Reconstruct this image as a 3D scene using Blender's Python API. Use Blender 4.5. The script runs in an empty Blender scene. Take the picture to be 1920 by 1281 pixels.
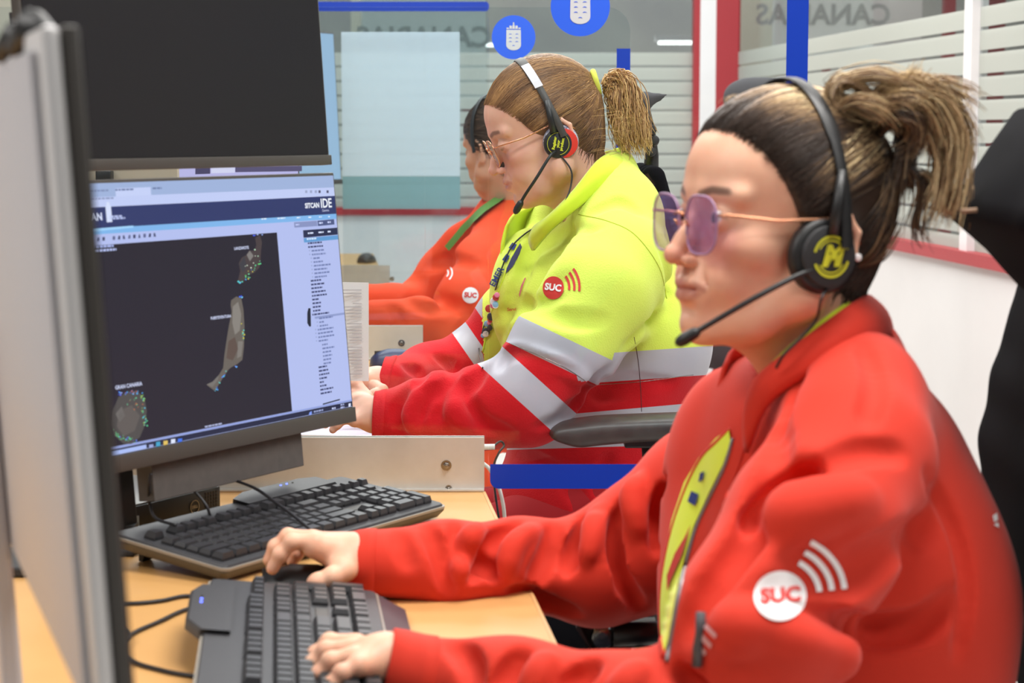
import bpy, bmesh, math, random
import numpy as np
import openvdb
from mathutils import Vector, Matrix, Quaternion
from mathutils.bvhtree import BVHTree
random.seed(7); RNG = np.random.default_rng(7)
COL = bpy.context.scene.collection
F, CX, CY, CAMZ = 3700.0, 960.0, 640.5, 1.23
PITCH = math.atan(395.5 / 3700.0)
CP, SP = math.cos(PITCH), math.sin(PITCH)

# ---------------------------------------------------------------- camera maths: measured positions in metres
def ray(px, py):
    u, v = (px - CX) / F, -(py - CY) / F
    return Vector((u, CP + v * SP, -SP + v * CP))
def P(px, py, Y):
    d = ray(px, py); t = Y / d.y
    return Vector((d.x * t, Y, CAMZ + d.z * t))
def G(px, py, Z):
    d = ray(px, py); t = (Z - CAMZ) / d.z
    return Vector((d.x * t, d.y * t, Z))
def proj(pts):
    p = np.asarray(pts, dtype=np.float64)
    x, y, z = p[..., 0], p[..., 1], p[..., 2] - CAMZ
    dep = y * CP - z * SP; up = y * SP + z * CP
    return CX + F * x / dep, CY - F * up / dep
CAM0 = Vector((0, 0, CAMZ))

# ---------------------------------------------------------------- naming and tagging
def tag(o, label=None, cat=None, group=None, kind=None):
    if label: o['label'] = label
    if cat: o['category'] = cat
    if group: o['group'] = group
    if kind: o['kind'] = kind
    return o
def empty(name, loc=(0, 0, 0), rotz=0.0, label=None, cat=None, group=None):
    o = bpy.data.objects.new(name, None); COL.objects.link(o)
    o.empty_display_size = .05
    o.location = loc; o.rotation_euler = (0, 0, rotz)
    return tag(o, label, cat, group)
def link(name, me, mats=(), parent=None, smooth=None, world=False):
    for m in (mats if isinstance(mats, (list, tuple)) else [mats]): me.materials.append(m)
    o = bpy.data.objects.new(name, me); COL.objects.link(o)
    if smooth is not None:
        me.polygons.foreach_set('use_smooth', [smooth] * len(me.polygons))
    if parent is not None:
        o.parent = parent
        if world:
            o.matrix_parent_inverse = wmat(parent).inverted()
    return o
def wmat(o):
    m = Matrix.LocRotScale(o.location, o.rotation_euler, o.scale)
    return (wmat(o.parent) @ o.matrix_parent_inverse @ m) if o.parent else m
def copy_tree(o, parent=None):
    c = o.copy(); COL.objects.link(c)
    if parent: c.parent = parent
    for ch in [x for x in bpy.data.objects if x.parent == o]:
        copy_tree(ch, c)
    return c

# ---------------------------------------------------------------- materials
def lin(c):
    if isinstance(c, str): c = tuple(int(c[i:i + 2], 16) / 255 for i in (0, 2, 4))
    return tuple(x / 12.92 if x <= .04045 else ((x + .055) / 1.055) ** 2.4 for x in c) + (1.0,)
class MT:
    def __init__(s, name):
        s.m = bpy.data.materials.new(name); s.m.use_nodes = True
        s.nt = s.m.node_tree; s.nt.nodes.clear()
        s.out = s.nt.nodes.new('ShaderNodeOutputMaterial')
    def n(s, t, **kw):
        nd = s.nt.nodes.new(t)
        for k, v in kw.items():
            if k.startswith('i_'):
                key = k[2:].replace('_', ' ')
                nd.inputs[int(key) if key.isdigit() else key].default_value = v
            else: setattr(nd, k, v)
        return nd
    def l(s, a, ao, b, bi): s.nt.links.new(a.outputs[ao], b.inputs[bi])
    def ramp(s, pts, interp='LINEAR'):
        r = s.n('ShaderNodeValToRGB'); r.color_ramp.interpolation = interp
        e = r.color_ramp.elements
        while len(e) < len(pts): e.new(.5)
        for k, (p, c) in zip(e, pts): k.position = p; k.color = lin(c)
        return r
def mat(name, col, rough=.5, metal=0, noise=None, bump=None, sheen=0, spec=.5, emis=None, estr=1, coat=0, sss=0, alpha=None):
    """noise=(scale, colour2, amount)  bump=(scale, strength, distance)"""
    t = MT(name); b = t.n('ShaderNodeBsdfPrincipled')
    b.inputs['Base Color'].default_value = lin(col); b.inputs['Roughness'].default_value = rough
    b.inputs['Metallic'].default_value = metal; b.inputs['Specular IOR Level'].default_value = spec
    if sheen: b.inputs['Sheen Weight'].default_value = sheen; b.inputs['Sheen Roughness'].default_value = .5
    if coat: b.inputs['Coat Weight'].default_value = coat; b.inputs['Coat Roughness'].default_value = .1
    if sss:
        b.inputs['Subsurface Weight'].default_value = sss; b.inputs['Subsurface Radius'].default_value = (1, .35, .2)
        b.inputs['Subsurface Scale'].default_value = .006
    if emis: b.inputs['Emission Color'].default_value = lin(emis); b.inputs['Emission Strength'].default_value = estr
    if alpha is not None: b.inputs['Alpha'].default_value = alpha
    tc = t.n('ShaderNodeTexCoord')
    if noise:
        nz = t.n('ShaderNodeTexNoise', i_Scale=noise[0], i_Detail=4.0); t.l(tc, 'Object', nz, 'Vector')
        mx = t.n('ShaderNodeMix', data_type='RGBA'); mx.inputs[6].default_value = lin(col); mx.inputs[7].default_value = lin(noise[1])
        mr = t.n('ShaderNodeMapRange'); mr.inputs[1].default_value = .35; mr.inputs[2].default_value = .7; mr.inputs[4].default_value = noise[2]
        t.l(nz, 0, mr, 0); t.l(mr, 0, mx, 0); t.l(mx, 2, b, 'Base Color')
    if bump:
        nz = t.n('ShaderNodeTexNoise', i_Scale=bump[0], i_Detail=3.0); t.l(tc, 'Object', nz, 'Vector')
        bp = t.n('ShaderNodeBump'); bp.inputs['Strength'].default_value = bump[1]; bp.inputs['Distance'].default_value = bump[2]
        t.l(nz, 0, bp, 'Height'); t.l(bp, 0, b, 'Normal')
    t.l(b, 0, t.out, 0); t.b = b
    return t.m
def emat(name, col, s=1.0):
    t = MT(name); e = t.n('ShaderNodeEmission'); e.inputs[0].default_value = lin(col); e.inputs[1].default_value = s
    g = t.n('ShaderNodeBsdfGlossy'); g.inputs['Roughness'].default_value = .35; g.inputs[0].default_value = (1, 1, 1, 1)
    mx = t.n('ShaderNodeAddShader'); m2 = t.n('ShaderNodeMixShader', i_0=.03); tr = t.n('ShaderNodeBsdfDiffuse'); tr.inputs[0].default_value = (.005, .005, .005, 1)
    t.l(tr, 0, m2, 1); t.l(g, 0, m2, 2); t.l(e, 0, mx, 0); t.l(m2, 0, mx, 1); t.l(mx, 0, t.out, 0)
    return t.m
def clear(name, tint='f4f8fa', gloss=1.0, milk=0.0, milkcol='ffffff', rough=.02):
    t = MT(name); tr = t.n('ShaderNodeBsdfTransparent'); tr.inputs[0].default_value = lin(tint)
    g = t.n('ShaderNodeBsdfGlossy'); g.inputs['Roughness'].default_value = rough
    fr = t.n('ShaderNodeLayerWeight'); pw = t.n('ShaderNodeMath', operation='POWER'); pw.inputs[1].default_value = 5; t.l(fr, 1, pw, 0)
    mm = t.n('ShaderNodeMath', operation='MULTIPLY_ADD'); mm.inputs[1].default_value = .8; mm.inputs[2].default_value = .022 * gloss; t.l(pw, 0, mm, 0)
    mx = t.n('ShaderNodeMixShader'); t.l(mm, 0, mx, 0); t.l(tr, 0, mx, 1); t.l(g, 0, mx, 2)
    last = mx
    if milk:
        df = t.n('ShaderNodeBsdfDiffuse'); df.inputs[0].default_value = lin(milkcol)
        tl = t.n('ShaderNodeBsdfTranslucent'); tl.inputs[0].default_value = lin(milkcol)
        a = t.n('ShaderNodeMixShader', i_0=.5); t.l(df, 0, a, 1); t.l(tl, 0, a, 2)
        m2 = t.n('ShaderNodeMixShader', i_0=milk); t.l(mx, 0, m2, 1); t.l(a, 0, m2, 2); last = m2
    t.l(last, 0, t.out, 0)
    return t.m

# ---------------------------------------------------------------- small mesh builder
class MB:
    def __init__(s): s.bm = bmesh.new(); s.mi = 0
    def _tagf(s, fs):
        for f in fs: f.material_index = s.mi
    def box(s, x0, x1, y0, y1, z0, z1, M=None, bev=0):
        r = bmesh.ops.create_cube(s.bm, size=1)
        vs = r['verts']
        for v in vs:
            v.co = Vector(((x0 + x1) / 2 + v.co.x * (x1 - x0), (y0 + y1) / 2 + v.co.y * (y1 - y0), (z0 + z1) / 2 + v.co.z * (z1 - z0)))
        fs = list({f for v in vs for f in v.link_faces})
        if bev:
            es = list({e for f in fs for e in f.edges})
            r = bmesh.ops.bevel(s.bm, geom=es, offset=bev, segments=2, profile=.5, affect='EDGES')
            vs = list({v for f in r['faces'] for v in f.verts} | {v for v in vs if v.is_valid})
            fs = list({f for v in vs for f in v.link_faces})
        s._tagf(fs)
        if M is not None:
            for v in vs: v.co = M @ v.co
        return vs
    def face(s, pts):
        f = s.bm.faces.new([s.bm.verts.new(p) for p in pts]); f.material_index = s.mi; return f
    def prism(s, pts, vec):
        vec = Vector(vec); a = [s.bm.verts.new(Vector(p)) for p in pts]; b = [s.bm.verts.new(Vector(p) + vec) for p in pts]
        fs = [s.bm.faces.new(a), s.bm.faces.new(b[::-1])]
        n = len(pts)
        for i in range(n): fs.append(s.bm.faces.new([a[i], b[i], b[(i + 1) % n], a[(i + 1) % n]]))
        s._tagf(fs)
    def loft(s, rings, close=True, cap=True):
        R = [[s.bm.verts.new(p) for p in r] for r in rings]
        n = len(R[0]); fs = []
        for a, b in zip(R, R[1:]):
            for i in range(n if close else n - 1):
                j = (i + 1) % n
                fs.append(s.bm.faces.new([a[i], a[j], b[j], b[i]]))
        if cap and close:
            fs.append(s.bm.faces.new(R[0][::-1])); fs.append(s.bm.faces.new(R[-1]))
        s._tagf(fs)
    def tube(s, pts, r, seg=8, flat=None):
        pts = [Vector(p) for p in pts]; n = len(pts)
        rs = r if isinstance(r, (list, tuple)) else [r] * n
        tn = [(pts[min(i + 1, n - 1)] - pts[max(i - 1, 0)]).normalized() for i in range(n)]
        ref = Vector((0, 0, 1)) if abs(tn[0].z) < .9 else Vector((1, 0, 0))
        u = tn[0].cross(ref).normalized(); rings = []
        for i in range(n):
            u = (u - tn[i] * u.dot(tn[i]))
            u = u.normalized() if u.length > 1e-6 else tn[i].orthogonal().normalized()
            w = tn[i].cross(u)
            rings.append([pts[i] + (u * math.cos(a) + w * math.sin(a)) * rs[i] for a in [2 * math.pi * k / seg for k in range(seg)]])
        s.loft(rings)
    def disc(s, c, nrm, r, h, seg=32, bev=0.0):
        """short cylinder from c along nrm, optional rounded far rim"""
        c = Vector(c); nrm = Vector(nrm).normalized(); u = nrm.orthogonal().normalized(); w = nrm.cross(u)
        prof = [(0, r), (h - bev, r)] + ([(h - bev * .3, r - bev * .3), (h, r - bev)] if bev else [])
        if not bev: prof = [(0, r), (h, r)]
        s.loft([[c + nrm * z + (u * math.cos(a) + w * math.sin(a)) * q for a in [2 * math.pi * k / seg for k in range(seg)]] for z, q in prof])
    def build(s, name, mats, parent=None, smooth=False, world=False, auto=None):
        bmesh.ops.recalc_face_normals(s.bm, faces=s.bm.faces)
        me = bpy.data.meshes.new(name); s.bm.to_mesh(me); s.bm.free()
        o = link(name, me, mats, parent, smooth, world)
        if auto is not None:
            me.polygons.foreach_set('use_smooth', [True] * len(me.polygons))
            me.set_sharp_from_angle(angle=math.radians(auto))
        return o

def spline(pts, n):
    """Catmull-Rom through pts, n samples in all"""
    p = [Vector(q) for q in pts]; p = [p[0] * 2 - p[1]] + p + [p[-1] * 2 - p[-2]]; out = []
    m = len(p) - 3
    for k in range(n):
        t = k / (n - 1) * m; i = min(int(t), m - 1); t -= i
        a, b, c, d = p[i:i + 4]
        out.append(.5 * ((2 * b) + (c - a) * t + (2 * a - 5 * b + 4 * c - d) * t * t + (3 * b - a - 3 * c + d) * t ** 3))
    return out

# ---------------------------------------------------------------- signed-distance sculpting
class Field:
    def __init__(s, lo, hi, h):
        s.lo = np.array(lo, float); s.h = h
        s.n = np.ceil((np.array(hi, float) - s.lo) / h).astype(int) + 1
        s.v = np.full(tuple(s.n), .08, np.float32)
        s.ax = [(s.lo[i] + h * np.arange(s.n[i])).astype(np.float32) for i in range(3)]
    def _sl(s, lo, hi):
        a = np.maximum(np.floor((np.array(lo) - s.lo) / s.h).astype(int), 0)
        b = np.minimum(np.ceil((np.array(hi) - s.lo) / s.h).astype(int) + 1, s.n)
        if np.any(b <= a): return None
        return tuple(slice(int(a[i]), int(b[i])) for i in range(3))
    def _go(s, lo, hi, k, fn, mode):
        m = k + 3 * s.h + (.012 if mode == 'u' else 0)
        sl = s._sl(np.array(lo) - m, np.array(hi) + m)
        if sl is None: return
        X = s.ax[0][sl[0]][:, None, None]; Y = s.ax[1][sl[1]][None, :, None]; Z = s.ax[2][sl[2]][None, None, :]
        d = fn(X, Y, Z).astype(np.float32); a = s.v[sl]
        if mode == 'u':
            if k > 0:
                h = np.clip(.5 + .5 * (a - d) / k, 0, 1); s.v[sl] = a + (d - a) * h - k * h * (1 - h)
            else: s.v[sl] = np.minimum(a, d)
        elif mode == 's':
            d = -d
            if k > 0:
                h = np.clip(.5 - .5 * (a - d) / k, 0, 1); s.v[sl] = a + (d - a) * h + k * h * (1 - h)
            else: s.v[sl] = np.maximum(a, d)
    def cone(s, a, b, r1, r2, k=.01, mode='u'):
        a = np.array(a, float); b = np.array(b, float); ab = b - a; L = max(float(ab @ ab), 1e-12); R = max(r1, r2)
        def fn(X, Y, Z):
            x, y, z = X - a[0], Y - a[1], Z - a[2]
            t = np.clip((x * ab[0] + y * ab[1] + z * ab[2]) / L, 0, 1)
            return np.sqrt((x - t * ab[0]) ** 2 + (y - t * ab[1]) ** 2 + (z - t * ab[2]) ** 2) - (r1 + (r2 - r1) * t)
        s._go(np.minimum(a, b) - R, np.maximum(a, b) + R, k, fn, mode)
    def tube(s, pts, rs, k=.01, mode='u'):
        if not isinstance(rs, (list, tuple)): rs = [rs] * len(pts)
        rs = list(rs) + [rs[-1]] * (len(pts) - len(rs))
        for i in range(len(pts) - 1): s.cone(pts[i], pts[i + 1], rs[i], rs[i + 1], k, mode)
    def ball(s, c, r, k=.01, mode='u'): s.cone(c, c, r, r, k, mode)
    def ell(s, c, r, k=.01, mode='u', rot=None):
        c = np.array(c, float); r = np.array(r, float)
        R = np.eye(3) if rot is None else np.array(rot)          # rows: local axes in world
        ext = np.sqrt(((R.T * r) ** 2).sum(1))
        def fn(X, Y, Z):
            x, y, z = X - c[0], Y - c[1], Z - c[2]
            q = [(R[i, 0] * x + R[i, 1] * y + R[i, 2] * z) for i in range(3)]
            k0 = np.sqrt(sum((q[i] / r[i]) ** 2 for i in range(3)))
            k1 = np.sqrt(sum((q[i] / r[i] ** 2) ** 2 for i in range(3))) + 1e-6
            return k0 * (k0 - 1) / k1
        s._go(c - ext, c + ext, k, fn, mode)
    def box(s, c, r, k=.01, mode='u', rot=None, rnd=.003):
        c = np.array(c, float); r = np.array(r, float); R = np.eye(3) if rot is None else np.array(rot)
        ext = np.abs(R.T) @ r
        def fn(X, Y, Z):
            x, y, z = X - c[0], Y - c[1], Z - c[2]
            q = [np.abs(R[i, 0] * x + R[i, 1] * y + R[i, 2] * z) - r[i] + rnd for i in range(3)]
            return np.sqrt(sum(np.maximum(a, 0) ** 2 for a in q)) + np.minimum(np.maximum(np.maximum(q[0], q[1]), q[2]), 0) - rnd
        s._go(c - ext, c + ext, k, fn, mode)
    def half(s, c, nrm):
        """keep the side n.(p-c) < 0"""
        n = np.array(Vector(nrm).normalized()); c = np.array(c)
        d = (s.ax[0][:, None, None] - c[0]) * n[0] + (s.ax[1][None, :, None] - c[1]) * n[1] + (s.ax[2][None, None, :] - c[2]) * n[2]
        s.v = np.maximum(s.v, d.astype(np.float32))
    def sample(s, p):
        p = np.atleast_2d(np.asarray(p, float)); q = (p - s.lo) / s.h
        i = np.clip(np.floor(q).astype(int), 0, s.n - 2); f = np.clip(q - i, 0, 1); out = 0
        for dx in (0, 1):
            for dy in (0, 1):
                for dz in (0, 1):
                    w = (f[:, 0] if dx else 1 - f[:, 0]) * (f[:, 1] if dy else 1 - f[:, 1]) * (f[:, 2] if dz else 1 - f[:, 2])
                    out = out + w * s.v[i[:, 0] + dx, i[:, 1] + dy, i[:, 2] + dz]
        return out
    def hit(s, px, py, y0=None, y1=None):
        d = ray(px, py); y0 = s.lo[1] if y0 is None else y0; y1 = s.lo[1] + s.h * s.n[1] if y1 is None else y1
        ys = np.arange(y0, y1, s.h * .5); t = ys / d.y
        p = np.stack([d.x * t, ys, CAMZ + d.z * t], 1)
        inside = np.all((p > s.lo) & (p < s.lo + s.h * (s.n - 1)), axis=1)
        v = np.where(inside, s.sample(p), 1.0); w = np.nonzero(v < 0)[0]
        return Vector(p[w[0]]) if len(w) else None
    def grad(s, p):
        e = s.h; p = np.array(p, float)
        g = np.array([s.sample(p + d * e)[0] - s.sample(p - d * e)[0] for d in np.eye(3)])
        return Vector(g).normalized() if np.linalg.norm(g) > 1e-9 else Vector((0, -1, 0))
    def fold(s, pix, r, depth, k=.012, n=None, y0=None, y1=None, taper=True):
        """a real crease (depth<0) or ridge (depth>0) of radius r following the cloth surface"""
        n = n or max(6, int(len(pix) * 4))
        pp = spline([(a, b, 0) for a, b in pix], n); H = []
        for q in pp:
            h = s.hit(q.x, q.y, y0, y1)
            if h is not None: H.append((h, s.grad(h)))
        if len(H) < 2: return
        m = len(H); pts = []; rs = []
        for i, (h, g) in enumerate(H):
            w = math.sin(math.pi * (i + .5) / m) ** .6 if taper else 1
            rr = r * (.55 + .45 * w); dd = depth * w
            pts.append(h + g * (-(rr - dd) if depth > 0 else (rr + dd))); rs.append(rr)
        s.tube(pts, rs, k, 'u' if depth > 0 else 's')
    def noise_fold(s, amp, scale, seed=0, vec=(1, 1, 1)):
        """gentle low-frequency cloth waviness"""
        rg = np.random.default_rng(seed)
        acc = np.zeros(tuple(s.n), np.float32)
        for _ in range(5):
            d = rg.normal(size=3) * np.array(vec); d = d / np.linalg.norm(d) * 2 * math.pi / (scale * rg.uniform(.7, 1.5)); ph = rg.uniform(0, 6.28)
            d2 = rg.normal(size=3); d2 = d2 / np.linalg.norm(d2) * 2 * math.pi / (scale * 2.2)
            A = s.ax[0][:, None, None]; B = s.ax[1][None, :, None]; C = s.ax[2][None, None, :]
            acc += np.sin(A * d[0] + B * d[1] + C * d[2] + ph + 1.5 * np.sin(A * d2[0] + B * d2[1] + C * d2[2]))
        s.v += (acc * amp / 5).astype(np.float32)
    def mesh(s, M=None, smooth=1):
        g = openvdb.FloatGrid(.08); v = np.clip(s.v, -.08, .08)
        v[0] = v[-1] = .08; v[:, 0] = v[:, -1] = .08; v[:, :, 0] = v[:, :, -1] = .08
        g.copyFromArray(v.astype(np.float32))
        pts, tris, quads = g.convertToPolygons(0.0, 0.0)
        pts = np.array(pts, float)
        if smooth:
            e = np.concatenate([quads[:, [0, 1]], quads[:, [1, 2]], quads[:, [2, 3]], quads[:, [3, 0]]]) if len(quads) else np.zeros((0, 2), int)
            for _ in range(smooth):
                acc = np.zeros_like(pts); c = np.zeros(len(pts))
                np.add.at(acc, e[:, 0], pts[e[:, 1]]); np.add.at(c, e[:, 0], 1)
                np.add.at(acc, e[:, 1], pts[e[:, 0]]); np.add.at(c, e[:, 1], 1)
                pts = np.where(c[:, None] > 0, .5 * pts + .5 * acc / np.maximum(c, 1)[:, None], pts)
        pts = pts * s.h + s.lo
        if M is not None:
            m = np.array(M); pts = pts @ m[:3, :3].T + m[:3, 3]
        return pts, [tuple(int(a) for a in q[::-1]) for q in quads] + [tuple(int(a) for a in t[::-1]) for t in tris]

def raw_mesh(name, pts, faces, attrs=None):
    me = bpy.data.meshes.new(name)
    me.from_pydata([tuple(p) for p in pts], [], faces); me.update()
    for k, v in (attrs or {}).items():
        a = me.attributes.new(k, 'FLOAT', 'POINT'); a.data.foreach_set('value', np.asarray(v, np.float32))
    return me
def join_raw(lst):
    P_, F_, o = [], [], 0
    for p, f in lst:
        P_.append(np.asarray(p)); F_ += [tuple(i + o for i in q) for q in f]; o += len(p)
    return np.concatenate(P_), F_
def bvh_of(pts, faces): return BVHTree.FromPolygons([Vector(p) for p in pts], faces)

# ---------------------------------------------------------------- badges and prints that lie on a curved surface
def flat_text(s, size=1.0, bold=0.0, shear=0.0):
    cu = bpy.data.curves.new('lettering', 'FONT'); cu.body = s; cu.size = size; cu.offset = bold; cu.shear = shear
    cu.align_x = 'CENTER'; cu.align_y = 'CENTER'; cu.resolution_u = 3
    ob = bpy.data.objects.new('lettering', cu); COL.objects.link(ob)
    dg = bpy.context.evaluated_depsgraph_get(); me = bpy.data.meshes.new_from_object(ob.evaluated_get(dg))
    v = [(p.co.x, p.co.y) for p in me.vertices]; f = [tuple(p.vertices) for p in me.polygons]
    bpy.data.objects.remove(ob); bpy.data.curves.remove(cu); bpy.data.meshes.remove(me)
    return v, f
def ngon(n=36, r=1.0, sx=1.0, sy=1.0): return [(sx * r * math.cos(2 * math.pi * k / n), sy * r * math.sin(2 * math.pi * k / n)) for k in range(n)], [tuple(range(n))]
def arc2d(r, w, a0, a1, n=14):
    v = []; f = []
    for k in range(n + 1):
        a = math.radians(a0 + (a1 - a0) * k / n)
        v += [((r - w / 2) * math.cos(a), (r - w / 2) * math.sin(a)), ((r + w / 2) * math.cos(a), (r + w / 2) * math.sin(a))]
    for k in range(n): f.append((2 * k, 2 * k + 1, 2 * k + 3, 2 * k + 2))
    return v, f
def drape(bvh, shape, to_px, lift=.0008, cell=6.0, maxy=None):
    """shape = (verts2d, faces); to_px maps a 2-D point to photo pixels; returns a bmesh-ready list draped on the surface"""
    v, f = shape
    bm = bmesh.new(); vs = [bm.verts.new((*to_px(p), 0)) for p in v]
    for q in f:
        try: bm.faces.new([vs[i] for i in q])
        except ValueError: pass
    xs = [a.co.x for a in bm.verts]; ys = [a.co.y for a in bm.verts]
    for ax, (lo, hi) in enumerate(((min(xs), max(xs)), (min(ys), max(ys)))):
        x = lo + cell
        while x < hi:
            co = [0, 0, 0]; co[ax] = x; no = [0, 0, 0]; no[ax] = 1
            bmesh.ops.bisect_plane(bm, geom=bm.verts[:] + bm.edges[:] + bm.faces[:], plane_co=co, plane_no=no); x += cell
    bad = []
    for a in bm.verts:
        d = ray(a.co.x, a.co.y).normalized()
        h, nrm, i, _ = bvh.ray_cast(CAM0, d)
        if h is None or (maxy and h.y > maxy): bad.append(a); continue
        if nrm.dot(d) > 0: nrm = -nrm
        a.co = h + nrm * lift - d * lift
    bmesh.ops.delete(bm, geom=bad, context='VERTS')
    return bm
def drape_obj(name, bvh, layers, mats, parent, lift=.0008, cell=6.0, world=True, maxy=None):
    """layers = [(shape, to_px, material index, lift multiple)]"""
    out = bmesh.new()
    for shape, to_px, mi, lm in layers:
        b = drape(bvh, shape, to_px, lift * lm, cell, maxy)
        for f in b.faces: f.material_index = mi
        me = bpy.data.meshes.new('t'); b.to_mesh(me); b.free(); 
        k = len(out.faces); out.from_mesh(me); bpy.data.meshes.remove(me)
    for f in out.faces:
        c = f.calc_center_median()
        if f.normal.dot(c - CAM0) > 0: f.normal_flip()
    me = bpy.data.meshes.new(name); out.to_mesh(me); out.free()
    return link(name, me, mats, parent, True, world)
def aff(cx, cy, ux, uy, vx, vy):
    """2-D point (a,b) -> photo pixels: centre + a*u + b*v"""
    return lambda p: (cx + p[0] * ux + p[1] * vx, cy + p[0] * uy + p[1] * vy)
def poly(pts): return list(pts), [tuple(range(len(pts)))]
IDENT = lambda p: p
# ================================================================= materials
M = {}
M['wall'] = mat('white_wall_paint', 'e2e0e0', .6, noise=(3, 'dad8d8', .5))
M['redframe'] = mat('red_frame_paint', 'a82c34', .4)
M['whiteframe'] = mat('white_frame_paint', 'eceaec', .4)
M['floor'] = mat('pale_floor_vinyl', 'dedbd6', .35, noise=(9, 'd2cec8', .6))
M['wood'] = mat('light_beech_laminate', 'd0a064', .38, noise=(6, 'c08e54', .5))
M['woodedge'] = mat('beech_edge_band', 'c99c66', .45)
M['alu'] = mat('brushed_aluminium', 'd2cfc8', .42, metal=.55, noise=(30, 'c4c0b8', .5))
M['steel'] = mat('bolt_steel', '9a968f', .25, metal=1)
M['blue'] = mat('blue_edge_film', '0434a4', .35)
M['bluedisc'] = mat('blue_sticker_film', '2c5fe0', .4)
M['stickwhite'] = mat('sticker_grey_print', 'c4c8cc', .5)
M['acrylic'] = clear('clear_acrylic', 'f6f9fa', 1.0)
M['acrylicedge'] = mat('acrylic_cut_edge', 'c6d0d4', .3, alpha=.45)
M['glass'] = clear('window_glass', 'e6ecec', 1.0)
M['bluereflect'] = clear('pale_blue_reflection', 'eef6fa', .8, milk=.5, milkcol='e6f2fa')  # divider reflection put into a milky pale tint
M['tealreflect'] = clear('teal_reflection', 'c4dce0', .8, milk=.45, milkcol='b4d4da')  # darker lower part of the same reflection
M['black'] = mat('black_plastic', '1b1b1c', .45)
M['black2'] = mat('soft_black_plastic', '28282a', .6)
M['bezel'] = mat('charcoal_bezel', '3e3a36', .5)
M['offscreen'] = mat('unlit_matte_screen', '141216', .45, spec=.32)
M['silver'] = mat('silver_monitor_back', 'b8b6ba', .45, metal=.1)
M['silverlight'] = mat('pale_silver_edge', 'd2d0d0', .4, metal=.2)
M['fabricblack'] = mat('black_chair_fabric', '0c0c10', .95, bump=(900, .4, .001), spec=.1)
M['chairgrey'] = mat('grey_chair_fabric', '4a494c', .9, bump=(700, .4, .001))
M['paper'] = mat('white_paper', 'f2eeee', .7)
M['greyline'] = mat('grey_print', 'b9b4b8', .8)
M['cable_black'] = mat('black_cable_rubber', '17161a', .5)
M['cable_white'] = mat('white_cable_rubber', 'dedad2', .5)
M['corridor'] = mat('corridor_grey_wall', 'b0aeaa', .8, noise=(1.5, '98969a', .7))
M['cream'] = mat('cream_partition', 'e0dccb', .7)
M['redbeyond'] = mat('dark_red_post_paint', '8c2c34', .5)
M['lamp'] = emat('lit_lamp_diffuser', 'fffdf6', 5.0)

def film(name):
    """frosted film in horizontal bands with thin clear gaps, on glass"""
    t = MT(name); g = t.n('ShaderNodeNewGeometry'); sp = t.n('ShaderNodeSeparateXYZ'); t.l(g, 'Position', sp, 0)
    a = t.n('ShaderNodeMath', operation='SUBTRACT'); a.inputs[1].default_value = .835; t.l(sp, 2, a, 0)
    b = t.n('ShaderNodeMath', operation='DIVIDE'); b.inputs[1].default_value = .0695; t.l(a, 0, b, 0)
    c = t.n('ShaderNodeMath', operation='FRACT'); t.l(b, 0, c, 0)
    d = t.n('ShaderNodeMath', operation='LESS_THAN'); d.inputs[1].default_value = .15; t.l(c, 0, d, 0)       # in a gap
    e = t.n('ShaderNodeMath', operation='GREATER_THAN'); e.inputs[1].default_value = 1.60; t.l(sp, 2, e, 0)   # plain glass above
    lo = t.n('ShaderNodeMath', operation='LESS_THAN'); lo.inputs[1].default_value = 1.545; t.l(sp, 2, lo, 0)
    d2 = t.n('ShaderNodeMath', operation='MULTIPLY'); t.l(d, 0, d2, 0); t.l(lo, 0, d2, 1)
    f = t.n('ShaderNodeMath', operation='MAXIMUM'); t.l(d2, 0, f, 0); t.l(e, 0, f, 1)
    tr = t.n('ShaderNodeBsdfTransparent'); tr.inputs[0].default_value = lin('e8ecec')
    gl = t.n('ShaderNodeBsdfGlossy'); gl.inputs['Roughness'].default_value = .03
    mx = t.n('ShaderNodeMixShader', i_0=.04); t.l(tr, 0, mx, 1); t.l(gl, 0, mx, 2)
    df = t.n('ShaderNodeBsdfDiffuse'); df.inputs[0].default_value = lin('d4d8d2')
    tl = t.n('ShaderNodeBsdfTranslucent'); tl.inputs[0].default_value = lin('d4d8d2')
    m1 = t.n('ShaderNodeMixShader', i_0=.4); t.l(df, 0, m1, 1); t.l(tl, 0, m1, 2)
    m3 = t.n('ShaderNodeMixShader', i_0=.16); t.l(m1, 0, m3, 1); t.l(tr, 0, m3, 2)
    m2 = t.n('ShaderNodeMixShader'); t.l(f, 0, m2, 0); t.l(m3, 0, m2, 1); t.l(mx, 0, m2, 2)
    t.l(m2, 0, t.out, 0)
    return t.m
M['film'] = film('frosted_banded_film')

# ================================================================= the room
RAIL, CORNER, BACKY = .826, 1.027, 9.5
RW = -.0992                                     # the right wall and the desk row run off at this slope
def S(o, *a): return tag(o, kind='structure')
m = MB(); m.box(-4.2, 4.5, -2.5, 13.2, -.05, 0); S(m.build('floor', M['floor']))
m = MB(); m.box(-4.2, CORNER, BACKY, BACKY + .08, 0, RAIL - .001); S(m.build('wall_back', M['wall']))
m = MB(); m.box(-4.2, CORNER - .09, BACKY - .02, BACKY + .06, RAIL, RAIL + .038); S(m.build('trim_1', M['redframe']))
m = MB(); m.box(-4.2, CORNER - .16, BACKY + .02, BACKY + .028, RAIL + .038, 2.7); S(m.build('window_1', M['film']))
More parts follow.
